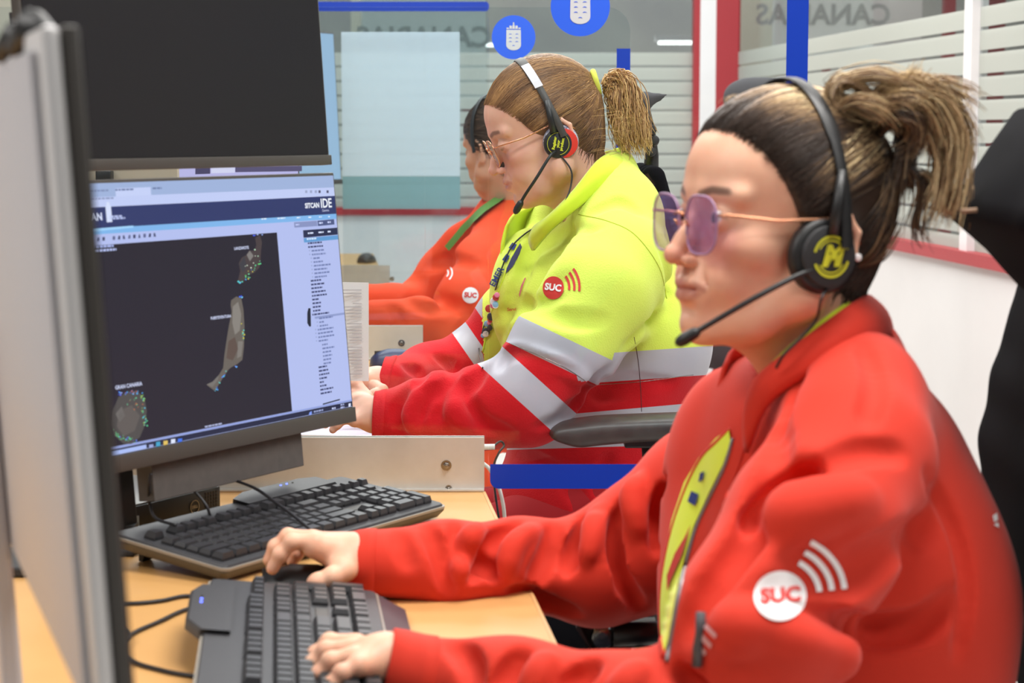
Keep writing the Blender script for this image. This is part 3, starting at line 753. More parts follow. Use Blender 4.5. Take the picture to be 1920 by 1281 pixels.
# near silver-backed monitor at the left edge
dn = Vector((-.066, .19, 0)).normalized(); o3 = P(112, 47, 1.0); 
nb = Vector((dn.y, -dn.x, 0))                       # front faces the operators
tl3 = math.radians(3.4); up3 = (Vector((0, 0, 1)) * math.cos(tl3) - nb * math.sin(tl3)); o3b = o3 - up3 * .372
Mn = Matrix(((dn.x, nb.x, up3.x, o3b.x), (dn.y, nb.y, up3.y, o3b.y), (dn.z, nb.z, up3.z, o3b.z), (0, 0, 0, 1)))
e = empty('computer_monitor', tuple(o3b), 0, 'silver backed monitor seen edge on, nearest the camera', 'monitor')
m = MB(); m.box(0, .53, .0005, .0095, 0, .372, bev=.002); mesh_at(m, Mn).build('bezel', M['bezel'], e, True, True, auto=40)
m = MB(); m.box(0.0, .53, -.010, .0002, 0, .372, bev=.004); mesh_at(m, Mn).build('rim', M['silverlight'], e, True, True, auto=40)
m = MB(); m.box(.020, .516, -.0145, -.0102, .012, .360, bev=.002); mesh_at(m, Mn).build('back_cover', M['silver'], e, True, True, auto=40)
m = MB(); m.box(.004, .526, .0098, .0106, .014, .366); mesh_at(m, Mn).build('screen', M['offscreen'], e, False, True)
m = MB(); m.box(.45, .50, -.030, -.0150, -.12, .18, bev=.004); mesh_at(m, Mn).build('stand_post', M['silver'], e, False, True)
pb = Mn @ Vector((.475, -.02, -.115)); m = MB(); m.box(pb.x - .1, pb.x + .09, pb.y - .11, pb.y + .11, DZ + .0005, DZ + .014, bev=.004); m.build('stand_foot', M['silver'], e, False, True)
for px_, py_, r_ in ((26, 66, .008), (58, 50, .010), (70, 48, .009)):
    q = P(px_, py_, 1.14 if px_ < 40 else 1.08); m = MB(); m.tube([q + Vector((-.012, .01, -.012)), q, q + Vector((.012, -.006, -.010))], [r_ * .6, r_, r_ * .6], 12); m.build('cable_clip', M['black'], e, True, True)
#
c = P(36, 62, 1.32); 
# ------------------------------------------------ monitors on the farther desks
M['scr_lilac'] = emat('lilac_screen_glow', 'c6c0f0', 1.0); M['scr_sky'] = emat('sky_blue_screen_glow', 'b4d4f2', .95)
def far_monitor(px0, px1, py0, py1, Y, dy, label, mm, W=.5):
    """facing the operators; px0..px1 span from left to right end"""
    b = P(px1, py1, Y); a = P(px0, py1, Y - dy); ux = Vector((a.x - b.x, a.y - b.y, 0)); L = ux.length; ux.normalize()
    Hh = P(px1, py0, Y).z - b.z; Mx = frame_of(b, ux, math.radians(3))
    e, sc_ = monitor('computer_monitor', Mx, L, Hh, label, .014, .005, mm)
    m = MB(); m.box(L / 2 - .02, L / 2 + .02, -.07, -.046, -.04, .15); mesh_at(m, Mx).build('stand_post', M['black2'], e, False, True)
    q = Mx @ Vector((L / 2, -.055, -.04)); m = MB(); m.box(q.x - .018, q.x + .018, q.y - .018, q.y + .018, DZ + .012, q.z); m.box(q.x - .09, q.x + .09, q.y - .09, q.y + .09, DZ + .0005, DZ + .012, bev=.003); m.build('stand_foot', M['black2'], e, False, True)
    return e, Mx, L, Hh
e2, M2, L2, H2 = far_monitor(205, 572, 303, 540, 3.98, .36, 'lit lilac monitor glimpsed in the gap between the two stacked monitors', M['scr_lilac'])
e3, M3, L3, H3 = far_monitor(470, 641, 60, 345, 5.7, .40, 'pale blue lit monitor far down the row, just right of the stacked monitors', M['scr_sky'])
s = Scr(lambda px, py: None, M2); z = H2
def wr(px, py):
    q = M2.inverted() @ plane_hit(M2 @ Vector((0, .001, 0)), (M2.to_3x3() @ Vector((0, 1, 0))).normalized(), px, py); return (q.x, q.z)
for a, c_, l in (([(366, 312), (394, 312), (394, 326), (366, 327)], '4a4468', 2), ([(396, 312), (440, 312), (440, 324), (396, 325)], 'e2e0fc', 2), ([(441, 312), (566, 311), (566, 321), (441, 323)], '5c5478', 2)):
    vs = [s.bm.verts.new(M2 @ Vector((wr(*p)[0], .0012, min(wr(*p)[1], H2 - .006)))) for p in a]
    try: f = s.bm.faces.new(vs); f.material_index = s.idx(c_)
    except ValueError: pass
s.done('screen_picture', e2)
# beige cable tray with a black hook seen in the same gap
m = MB(); a = P(150, 345, 3.1); b = P(332, 312, 3.1); m.box(a.x - .1, b.x, 3.1, 3.12, a.z - .06, b.z + .01, bev=.001); e = m.build('partition_board', mat('beige_board', 'b0a898', .7), None); tag(e, 'beige board seen through the gap between the two stacked monitors', 'board')
m = MB(); a = P(197, 334, 3.09); m.box(a.x - .012, a.x + .012, 3.075, 3.0995, a.z - .01, a.z + .012, bev=.002); m.build('hook', M['black'], e, True, True)
for x in (P(170, 345, 3.1).x - .05, P(332, 312, 3.1).x - .03):
    m = MB(); m.box(x - .012, x + .012, 3.10, 3.118, DZ + .0005, P(150, 345, 3.1).z - .061); m.build('foot', M['alu'], e, False, True)

# ================================================================= small computer under the monitor
e = empty('mini_computer', tuple(G(300, 985, DZ)), 0, 'small black desktop computer lying flat under the lit monitor', 'computer')
fr_ = G(403, 972, DZ + .002); ang = math.radians(52)
vx = Vector((-math.cos(ang) * 1.0, -math.sin(ang), 0)); c0 = Vector((-.373, 2.49, DZ)); 
ux = UX.copy(); vy = Vector((-ux.y, ux.x, 0)) ; vy = vy if vy.y > 0 else -vy
Mp = Matrix(((ux.x, -vy.x, 0, c0.x), (ux.y, -vy.y, 0, c0.y), (0, 0, 1, DZ + .004), (0, 0, 0, 1)))
m = MB(); m.box(0, .178, -.178, 0, 0, .034, bev=.002); mesh_at(m, Mp).build('case', M['black'], e, True, True, auto=40)
m = MB(); m.box(.003, .175, -.176, -.002, .0342, .0360, bev=.0008); mesh_at(m, Mp).build('top_cover', mat('grey_metal_lid', '6a6866', .4, metal=.4), e, True, True, auto=40)
for q in ((.02, -.02), (.158, -.02), (.02, -.158), (.158, -.158)):
    m = MB(); m.box(q[0] - .008, q[0] + .008, q[1] - .008, q[1] + .008, -.0038, -.0002); mesh_at(m, Mp).build('rubber_foot', M['black2'], e, False, True)
m = MB(); c1 = Vector((.052, .0006, .0155))
m.loft([[Mp @ (c1 + Vector((math.cos(a) * rr, h, math.sin(a) * rr))) for a in [2 * math.pi * k / 28 for k in range(28)]] for rr, h in ((.0088, 0), (.0088, .0006), (.0076, .0006), (.0076, 0))], cap=False); mesh = m.build('badge_ring', M['steel'], e, False, True)
v, f = flat_text('DELL', .0052, .0002); me = raw_mesh('badge', [tuple(Mp @ (c1 + Vector((-a, .0004, b)))) for a, b in v], f); link('badge_lettering', me, M['steel'], e, world=True)
m = MB()
for i in range(6):
    for j in range(5):
        m.box(.006 + j * .0052, .0095 + j * .0052, .0001, .0008, .006 + i * .0042, .0088 + i * .0042)
mesh_at(m, Mp).build('vent_dots', M['bezel'], e, False, True)
m = MB(); m.box(.156, .170, .0001, .0009, .006, .022); mesh_at(m, Mp).build('sticker', mat('pale_blue_sticker', '9fb4c8', .5), e, False, True)

# ================================================================= keyboards
M['kb'] = mat('dark_grey_keyboard_plastic', '37373a', .5, noise=(200, '303033', .5)); M['key'] = mat('black_key_plastic', '2b2b2e', .42); M['keyl'] = mat('worn_key_plastic', '434448', .45)
M['kbtrim'] = mat('olive_grey_keyboard_trim', '8c857a', .4); M['kbside'] = mat('dark_olive_keyboard_side', '4b463d', .45)
M['led'] = emat('blue_led', '5a6cff', 6.0)
ROWS = [  # (y of the row, [(x, width)]) in key units, 0 at the front
 (0, [(0, 1.25), (1.25, 1.25), (2.5, 1.25), (3.75, 6.25), (10, 1.25), (11.25, 1.25), (12.5, 1.25), (13.75, 1.25), (15.25, 1), (16.25, 1), (17.25, 1), (18.5, 2), (20.5, 1)]),
 (1, [(0, 2.25)] + [(2.25 + i, 1) for i in range(10)] + [(12.25, 2.75), (16.25, 1), (18.5, 1), (19.5, 1), (20.5, 1)]),
 (2, [(0, 1.75)] + [(1.75 + i, 1) for i in range(11)] + [(12.75, 2.25), (18.5, 1), (19.5, 1), (20.5, 1)]),
 (3, [(0, 1.5)] + [(1.5 + i, 1) for i in range(12)] + [(13.5, 1.5), (15.25, 1), (16.25, 1), (17.25, 1), (18.5, 1), (19.5, 1), (20.5, 1)]),
 (4, [(i, 1) for i in range(13)] + [(13, 2), (15.25, 1), (16.25, 1), (17.25, 1), (18.5, 1), (19.5, 1), (20.5, 1)]),
 (5.4, [(0, 1), (2, 1), (3, 1), (4, 1), (5, 1), (6.5, 1), (7.5, 1), (8.5, 1), (9.5, 1), (11, 1), (12, 1), (13, 1), (14, 1), (15.25, 1), (16.25, 1), (17.25, 1)])]
TALL = [(21.5, 0, 1, 2), (21.5, 2, 1, 2)]
def keyboard(origin, ax, ay, label, U=.0186, tilt=5, tall_keys=False):
    """origin = front left corner on the desk, ax along the space bar side, ay towards the back; both unit vectors on the desk"""
    e = empty('keyboard', tuple(origin), 0, label, 'keyboard', None)
    nx, ny = 22.5, 6.4; mx, my = .012, .014
    W, D = nx * U + 2 * mx, ny * U + my + .008
    t = math.radians(tilt); up = Vector((0, 0, 1))
    def K(x, y, z):      # keyboard coordinates -> world, deck tilted up at the back
        y2 = y * math.cos(t) - z * math.sin(t); z2 = y * math.sin(t) + z * math.cos(t)
        return origin + ax * x + ay * y2 + up * (z2 + .0015)
    def rr(x0, x1, y0, y1, z, r):
        out = []
        for cx, cy, a0 in ((x1 - r, y1 - r, 0), (x0 + r, y1 - r, 90), (x0 + r, y0 + r, 180), (x1 - r, y0 + r, 270)):
            out += [K(cx + r * math.cos(math.radians(a0 + 22.5 * k)), cy + r * math.sin(math.radians(a0 + 22.5 * k)), z) for k in range(5)]
        return out
    D2 = D + .030                                     # deeper at the back, where the card slot hump stands
    m = MB(); m.loft([rr(.006, W - .006, .006, D2 - .004, 0, .006), rr(0, W, 0, D2, .009, .008), rr(0, W, 0, D2, .0115, .008)]); m.build('base', M['kbside'], e, True, True, auto=35)
    m = MB(); m.loft([rr(-.0006, W + .0006, -.0006, D2 + .0006, .0116, .009), rr(-.0006, W + .0006, -.0006, D2 + .0006, .0146, .009)]); m.build('trim_band', M['kbtrim'], e, True, True, auto=35)
    m = MB(); m.loft([rr(.0015, W - .0015, .0015, D2 - .0015, .0147, .009), rr(.003, W - .003, .003, D2 - .003, .0172, .008)]); m.build('deck', M['kb'], e, True, True, auto=35)
    # raised hump at the back
    m = MB()
    prof = [(.30, D2 - .028), (.34, D2 - .022), (.62, D2 - .022), (.68, D2 - .03), (1.0, D2 - .03)]
    lo = [(W * .50, D + .004), (W * .90, D + .004), (W * .90, D2 + .008), (W * .84, D2 + .016), (W * .58, D2 + .016), (W * .50, D2 + .002)]
    m.loft([[K(x, y, .010) for x, y in lo], [K(x, y, .0185) for x, y in lo], [K(x + (.004 if x < W * .5 else -.004), y + (-.003 if y > D2 - .01 else 0), .0215) for x, y in lo]]); m.build('raised_back', M['kb'], e, True, True, auto=35)
    for q in (0, 1, 2):
        m = MB(); c = K(W * .72 + q * .012, D2 + .004, .0216); m.disc(tuple(c), up, .0012, .0008, 10); m.build('indicator_light', M['led'] if q < 2 else M['bezel'], e, False, True)
    for sx in (.04, W - .06):
        m = MB(); m.loft([[K(sx, D2 - .02, .001), K(sx + .02, D2 - .02, .001), K(sx + .02, D2 - .008, .001), K(sx, D2 - .008, .001)], [Vector((q.x, q.y, DZ + .0008)) for q in (K(sx + .002, D2 - .012, 0), K(sx + .018, D2 - .012, 0), K(sx + .018, D2 - .006, 0), K(sx + .002, D2 - .006, 0))]]); m.build('flip_foot', M['black'], e, False, True)
    cells = [(x, y, w_, 1.0) for y, r_ in ROWS for x, w_ in r_] + [(x, y, w_, h_) for x, y, w_, h_ in TALL]
    cells += [(18.5, 5.4, .9, .8), (19.5, 5.4, .9, .8), (20.5, 5.4, .9, .8), (21.5, 5.4, .9, .8)]
    cells.sort(key=lambda c: c[0] + c[1])
    g = .0012; hk = .0075
    def key(cs, name, mt_):
        m = MB()
        for x, y, w_, h_ in cs:
            x0, x1 = mx + x * U + g, mx + (x + w_) * U - g; y0, y1 = my + y * U + g, my + (y + h_) * U - g; q = .0024; zz = .0173
            row_t = .0010 * (abs(y - 2.5) - 1)
            m.loft([[K(a, b, zz) for a, b in ((x0, y0), (x1, y0), (x1, y1), (x0, y1))], [K(a, b, zz + .003) for a, b in ((x0, y0), (x1, y0), (x1, y1), (x0, y1))],
                    [K(a, b, zz + hk + row_t) for a, b in ((x0 + q, y0 + q * .6), (x1 - q, y0 + q * .6), (x1 - q, y1 - q * 1.2), (x0 + q, y1 - q * 1.2))]])
        return m.build(name, mt_, e, False, True)
    keys = sorted(cells, key=lambda c: -((K(mx + c[0] * U, my + c[1] * U, 0) - CAM0).length) * -1)
    for c in keys[:99]: key([c], 'key', M['key'] if c[1] != 0 or not 3 < c[0] < 5 else M['key'])
    if len(keys) > 99: tag(key(keys[99:], 'more_keys', M['key']), kind='stuff')
    m = MB(); x0 = mx + 15.4 * U; m.loft([[K(x0, my + 2.1 * U, .0174), K(x0 + 2.6 * U, my + 2.1 * U, .0174), K(x0 + 2.6 * U, my + 2.8 * U, .0174), K(x0, my + 2.8 * U, .0174)], [K(x0 + .001, my + 2.15 * U, .0180), K(x0 + 2.5 * U, my + 2.15 * U, .0180), K(x0 + 2.5 * U, my + 2.75 * U, .0180), K(x0, my + 2.75 * U, .0180)]]); m.build('inlay', M['bezel'], e, False, True)
    return e, K, W, D2
# far keyboard: front edge runs from (423,1069) to (836,952)
fl = G(420, 1092, DZ + .004); fr = G(836, 968, DZ + .004)
ax = Vector((fr.x - fl.x, fr.y - fl.y, 0)).normalized(); ay = Vector((-ax.y, ax.x, 0))
o_ = Vector((fl.x, fl.y, DZ + .002)); L = (fr - fl).length
kbA, KA, WA, DA = keyboard(o_, ax, ay, 'black keyboard lying behind the mouse hand, with a pale trim edge', U=(L - .024) / 22.5, tilt=7)

fr2 = G(704, 1112, DZ + .018); ax2 = Vector((-.118, .993, 0)).normalized(); ay2 = Vector((-ax2.y, ax2.x, 0))
U2 = .0186; W2_ = 22.5 * U2 + .024; o2 = Vector((fr2.x, fr2.y, DZ + .002)) - ax2 * W2_
kbB, KB, WB, DB = keyboard(o2, ax2, ay2, 'grey black keyboard in the foreground under the typing hand', U=U2, tilt=6)
m = MB(); a = .003
m.loft([[KB(.02, -.0006, z0), KB(WB - .012, -.0006, z0), KB(WB - .03, -.028, z1), KB(.03, -.028, z1)] for z0, z1 in ((.004, .002), (.015, .0065))]); m.build('palm_rest', mat('plum_black_plastic', '3a2c33', .5), kbB, False, True)

# ------------------------------------------------ mouse
def mouse(c, yaw, label, mm='black', L=.11, W=.062, H=.036):
    e = empty('computer_mouse', tuple(c), yaw, label, 'computer mouse')
    m = MB(); rings = []
    for t, hh, ww in ((-.5, .25, .35), (-.47, .55, .62), (-.38, .82, .88), (-.15, 1.0, .98), (.1, .97, .95), (.32, .78, .92), (.45, .5, .8), (.5, .25, .6)):
        rings.append([(t * L, W / 2 * ww * math.cos(a), .0015 + (H * hh * max(0, math.sin(a)) ** .8 if math.sin(a) > 0 else 0)) for a in [2 * math.pi * k / 24 for k in range(24)]])
    m.loft(rings); m.build('shell', M[mm], e, True)
    m = MB(); m.box(-.5 * L + .012, -.5 * L + .03, -.004, .004, H * .55, H * .86, bev=.002); m.build('scroll_wheel', M['bezel'], e, True)
    m = MB(); m.box(-.5 * L + .008, -.02, -.0006, .0006, H * .5, H * .94); m.build('button_gap', M['bezel'], e)
    return e
mc = G(592, 1088, DZ); mouse((mc.x, 2.035, DZ), math.radians(6), 'black mouse under the hand of the person in the red jacket')
mouse(tuple(G(742, 689, DZ) + Vector((0, .02, 0))), math.radians(20), 'dark blue mouse on the second farthest desk, above the folded paper', 'bluemouse' if 'bluemouse' in M else 'black')
mouse(tuple(G(676, 503, DZ) + Vector((0, .3, 0))), math.radians(80), 'small black mouse on the farthest desk, beyond the last aluminium strip', 'black')

# ------------------------------------------------ cables
def cable(name, pts, r, mm, label, cat='cable', n=None):
    m = MB(); m.tube(spline(pts, n or len(pts) * 9), r, 8); o = m.build(name, M[mm], None, True); tag(o, label, cat); return o
cr = .0022
def D_(px, py, dz=cr + .0005): return G(px, py, DZ + dz)
KR = KA(0, 0, 0)
cable('cable', [P(300, 880, 2.48), P(390, 889, 2.40), P(470, 912, 2.33), P(520, 945, 2.25), P(560, 975, 2.17), P(600, 1010, 2.13), D_(640, 1052)], .0019, 'cable_black', 'black cable arching from behind the lit monitor over the far keyboard')
cable('cable', [P(283, 888, 2.22), P(279, 915, 2.22), P(281, 945, 2.24), P(292, 972, 2.22), P(330, 985, 2.20)], .0018, 'cable_black', 'thin black cable hanging down in front of the small computer')
cable('cable', [P(338, 902, 2.30), P(365, 922, 2.29), P(388, 950, 2.28), P(395, 975, 2.28)], .0017, 'cable_black', 'thin black cable curving across the front of the small computer')
cable('cable', [D_(180, 1128), D_(240, 1132), D_(300, 1127), D_(345, 1118), D_(385, 1120), D_(440, 1118)], cr, 'cable_black', 'black cable lying on the desk, running to the far end of the foreground keyboard')
cable('cable', [D_(440, 1120), D_(352, 1142), D_(300, 1165), D_(250, 1188), D_(232, 1212), D_(250, 1240), D_(300, 1256), D_(350, 1266), D_(430, 1275)], cr, 'cable_black', 'black cable looping on the desk left of the foreground keyboard')
cable('cable', [D_(150, 1150), D_(205, 1157), D_(236, 1178, .007), D_(241, 1200, .007), D_(190, 1225)], .0018, 'cable_black', 'short black cable crossing under the loop at the left of the desk')
cable('cable', [D_(160, 1037), D_(215, 1038), D_(262, 1037)], .0018, 'cable_black', 'straight thin black cable on the desk left of the far keyboard')
cable('cable', [P(880, 836, 2.80), P(905, 838, 2.80), P(928, 838, 2.80)], .0042, 'cable_white', 'white cable plug poking out past the end of the aluminium strip', n=12)
cable('cable', [P(924, 838, 2.80), P(938, 828, 2.81), P(945, 836, 2.81), P(935, 850, 2.80), P(925, 880, 2.80), P(930, 935, 2.80), P(945, 1030, 2.80)], .0016, 'cable_black', 'thin black cord looped beside the white plug at the end of the strip')
cable('cable', [P(905, 868, 2.70), P(918, 880, 2.70), P(932, 905, 2.70), P(941, 935, 2.70), P(946, 970, 2.70), P(950, 1060, 2.70), P(940, 1300, 2.70), Vector((.0, 2.72, .02))], .0026, 'cable_white', 'white cable hanging down past the end of the blue band')
# ================================================================= people
def skin(name, base, blush, lip, brow):
    t = MT(name); b = t.n('ShaderNodeBsdfPrincipled'); b.inputs['Roughness'].default_value = .46; b.inputs['Specular IOR Level'].default_value = .35
    b.inputs['Subsurface Weight'].default_value = .25; b.inputs['Subsurface Radius'].default_value = (1, .35, .2); b.inputs['Subsurface Scale'].default_value = .006
    tc = t.n('ShaderNodeTexCoord'); nz = t.n('ShaderNodeTexNoise', i_Scale=38.0, i_Detail=4.0); t.l(tc, 'Object', nz, 'Vector')
    cur = None
    def step(attr, lo, hi, col, amt, prev, soft=None):
        a = t.n('ShaderNodeAttribute', attribute_name=attr); mr = t.n('ShaderNodeMapRange'); mr.inputs[1].default_value = lo; mr.inputs[2].default_value = hi
        mr.inputs[3].default_value = amt; mr.inputs[4].default_value = 0; t.l(a, 'Fac', mr, 0)
        mx = t.n('ShaderNodeMix', data_type='RGBA'); t.l(mr, 0, mx, 0); t.l(prev, prev_out[0], mx, 6); mx.inputs[7].default_value = lin(col); prev_out[0] = 2
        return mx
    m0 = t.n('ShaderNodeMix', data_type='RGBA'); m0.inputs[6].default_value = lin(base); m0.inputs[7].default_value = lin(blush)
    mr = t.n('ShaderNodeMapRange'); mr.inputs[1].default_value = .35; mr.inputs[2].default_value = .75; mr.inputs[4].default_value = .35; t.l(nz, 0, mr, 0); t.l(mr, 0, m0, 0)
    prev_out = [2]; cur = m0
    cur = step('blush', 0, .03, blush, .55, cur)
    cur = step('lip', -.0008, .0016, lip, .85, cur)
    cur = step('brow', -.0012, .0016, brow, .8, cur)
    t.l(cur, 2, b, 'Base Color')
    nb = t.n('ShaderNodeTexNoise', i_Scale=700.0, i_Detail=2.0); t.l(tc, 'Object', nb, 'Vector'); bp = t.n('ShaderNodeBump'); bp.inputs['Strength'].default_value = .12; bp.inputs['Distance'].default_value = .0005
    t.l(nb, 0, bp, 'Height'); t.l(bp, 0, b, 'Normal'); t.l(b, 0, t.out, 0)
    return t.m
def hairmat(name, stops, rough=.42):
    t = MT(name); b = t.n('ShaderNodeBsdfPrincipled'); b.inputs['Roughness'].default_value = rough; b.inputs['Specular IOR Level'].default_value = .45
    a = t.n('ShaderNodeAttribute', attribute_name='tone'); r = t.ramp(stops); t.l(a, 'Fac', r, 0); t.l(r, 0, b, 'Base Color'); t.l(b, 0, t.out, 0)
    return t.m
def segdist(p, pts):
    """distance of points to a polyline"""
    p = np.asarray(p); best = np.full(len(p), 9.0)
    for a, b in zip(pts[:-1], pts[1:]):
        a = np.array(a, float); b = np.array(b, float); ab = b - a
        t = np.clip(((p - a) @ ab) / (ab @ ab), 0, 1); best = np.minimum(best, np.linalg.norm(p - a - t[:, None] * ab, axis=1))
    return best
def head_matrix(c, yaw, pitch, roll, s):
    return Matrix.Translation(c) @ Matrix.Rotation(math.radians(yaw), 4, 'Z') @ Matrix.Rotation(-math.radians(pitch), 4, 'Y') @ Matrix.Rotation(math.radians(roll), 4, 'X') @ Matrix.Scale(s, 4)
def make_head(Mh, neck_world, closed=False, h=.0017, neck_r=(.052, .056), chub=0.0, nose=1.0, ear_far=True):
    """head and neck as one surface; the face looks along local -X, the person's left is local -Y. Returns world points, faces, attributes."""
    Mi = Mh.inverted(); nb = Mi @ Vector(neck_world)
    lo = np.minimum(np.array([-.14, -.115, -.16]), np.array(nb) - .075); hi = np.maximum(np.array([.125, .115, .135]), np.array(nb) + .075)
    f = Field(lo, hi, h)
    f.ell((.006, 0, .030), (.096, .076, .084), .01)
    f.ell((-.030, 0, .040), (.060, .062, .056), .02)
    f.ell((-.034, 0, -.030), (.055, .060 + chub * .4, .064), .02)
    f.ell((-.044, 0, -.066), (.044, .044 + chub, .044), .015)
    for y in (-1, 1):
        f.tube([(.004, y * (.058 + chub), -.040), (-.010, y * (.056 + chub), -.068), (-.045, y * (.037 + chub * .5), -.092), (-.074, y * .014, -.102)], [.018, .018 + chub * .3, .017, .015], .02)
        f.ell((-.056, y * .041, -.028), (.028, .022, .021), .014)             # cheekbone
        f.ell((-.062, y * .030, -.058), (.028, .022 + chub * .5, .024), .012)
        f.cone((-.086, y * .010, .021), (-.072, y * .048, .020), .0085, .0075, .012)     # brow ridge
    f.ball((-.0805, 0, -.099), .0165, .012)                                   # chin
    f.ell((-.084, 0, -.066), (.016, .027, .024), .012)                        # mouth region
    for y in (-1, 1): f.ell((-.097, y * .031, -.001), (.016, .0195, .0125), .010, 's')       # eye sockets
    f.tube([(-.086, 0, .010), (-.092, 0, -.006), (-.101, 0, -.022), (-.1085 - .002 * nose, 0, -.035)], [.0085, .0065, .0078, .0088], .008)
    f.ball((-.1105 - .002 * nose, 0, -.0370), .0072, .005)
    for y in (-1, 1):
        f.ell((-.0995, y * .0098, -.0412), (.0082, .0050, .0056), .004)
        f.ell((-.1065, y * .0062, -.0500), (.0045, .0028, .0045), .002, 's')
        f.cone((-.098, y * .018, -.042), (-.088, y * .027, -.062), .0016, .0012, .006, 's')   # smile fold
    # lips
    f.tube([(-.0885, -.024, -.0655), (-.0965, -.011, -.0612), (-.0985, 0, -.0622), (-.0965, .011, -.0612), (-.0885, .024, -.0655)], [.0022, .0050, .0056, .0050, .0022], .0035)
    f.tube([(-.0880, -.022, -.0680), (-.0950, -.010, -.0728), (-.0965, 0, -.0736), (-.0950, .010, -.0728), (-.0880, .022, -.0680)], [.0022, .0056, .0062, .0056, .0022], .0035)
    f.tube([(-.0890, -.0255, -.0665), (-.0995, -.011, -.0668), (-.1025, 0, -.0672), (-.0995, .011, -.0668), (-.0890, .0255, -.0665)], [.0010, .0012, .0014, .0012, .0010], .0018, 's')
    f.ell((-.097, 0, -.087), (.007, .016, .0045), .008, 's')                  # under the lower lip
    f.ell((-.1035, 0, -.0555), (.003, .0028, .006), .004, 's')                # philtrum
    for y in (-1, 1):                                                        # eyelids
        f.ball((-.0785, y * .031, -.001), .0136, .0045)
        if not closed:
            f.ell((-.0930, y * .0315, -.0012), (.0085, .0125, .0046), .0014, 's')
            f.cone((-.0925, y * .020, .0062), (-.0865, y * .042, .0050), .0014, .0014, .003, 's')
        else:
            f.tube([(-.0905, y * .019, -.0055), (-.0925, y * .030, -.0082), (-.0870, y * .0415, -.0055)], .0012, .0018, 's')
            f.tube([(-.0925, y * .019, .0070), (-.0925, y * .030, .0085), (-.0865, y * .043, .0060)], .0012, .003, 's')
        # ear
        f.ell((.012, y * .0765, -.024), (.018, .0055, .030), .006, rot=((.97, 0, .24), (0, 1, 0), (-.24, 0, .97)))
        f.tube([(-.003, y * .081, -.014), (.004, y * .084, .003), (.018, y * .086, .006), (.029, y * .085, -.008), (.028, y * .083, -.026), (.016, y * .081, -.044), (.004, y * .079, -.050)], [.0032, .0036, .0038, .0038, .0034, .004, .0042], .003)
        f.ell((.009, y * .0845, -.022), (.009, .0055, .014), .003, 's')
    # neck
    f.cone((.016, 0, -.055), tuple(nb), neck_r[0], neck_r[1], .022)
    f.cone((-.050, 0, -.082), tuple(Vector((.0, 0, -.10)) * .5 + nb * .5), .022 + chub * .5, .03, .03)
    pts, faces = f.mesh(smooth=1); a = pts
    lips = np.minimum(segdist(a, [(-.0885, -.023, -.0660), (-.0965, -.011, -.0625), (-.0995, 0, -.0635), (-.0965, .011, -.0625), (-.0885, .023, -.0660)]) - .0052,
                      segdist(a, [(-.0880, -.020, -.0680), (-.0955, -.010, -.0722), (-.0975, 0, -.0730), (-.0955, .010, -.0722), (-.0880, .020, -.0680)]) - .0060)
    brow = np.full(len(a), .05)
    for y in (-1, 1):
        brow = np.minimum(brow, segdist(a, [(-.0935, y * .014, .0205), (-.0915, y * .028, .0245), (-.0820, y * .042, .0235), (-.0690, y * .051, .0175)]) - .0034)
        if closed: brow = np.minimum(brow, segdist(a, [(-.0915, y * .019, -.0062), (-.0935, y * .030, -.0090), (-.0878, y * .0420, -.0060), (-.0850, y * .046, -.0045)]) - .0018)
        else: brow = np.minimum(brow, segdist(a, [(-.0905, y * .0195, .0020), (-.0922, y * .030, .0046), (-.0865, y * .0430, .0020), (-.0835, y * .0465, -.0005)]) - .0020)
    blush = np.minimum(segdist(a, [(-.075, -.040, -.035), (-.074, -.040, -.0351)]), segdist(a, [(-.075, .040, -.035), (-.074, .040, -.0351)])) - .008
    blush = np.minimum(blush, segdist(a, [(-.112, 0, -.038), (-.113, 0, -.0381)]) - .004)
    m = np.array(Mh); w = pts @ m[:3, :3].T + m[:3, 3]
    return w, faces, {'lip': lips, 'brow': brow, 'blush': blush}, f
def eyes(Mh, parent, iris='4a3322'):
    t = MT('eye_' + iris); b = t.n('ShaderNodeBsdfPrincipled'); b.inputs['Roughness'].default_value = .08
    a = t.n('ShaderNodeAttribute', attribute_name='iris'); r = t.ramp([(0, '080606'), (.20, '080606'), (.24, iris), (.44, iris), (.50, 'e8e2de'), (1, 'e4dcd8')]); t.l(a, 'Fac', r, 0); t.l(r, 0, b, 'Base Color'); t.l(b, 0, t.out, 0)
    for y in (-1, 1):
        bm = bmesh.new(); bmesh.ops.create_uvsphere(bm, u_segments=32, v_segments=24, radius=.0121)
        me = bpy.data.meshes.new('eyeball'); bm.to_mesh(me); bm.free()
        at = me.attributes.new('iris', 'FLOAT', 'POINT')
        g = Vector((-1, -.12, -.03)).normalized()
        at.data.foreach_set('value', [min(1, (v.co.normalized() - g).length * 1.0) for v in me.vertices])
        me.transform(Mh @ Matrix.Translation((-.0785, y * .031, -.001)))
        link('eyeball', me, t.m, parent, True, True)

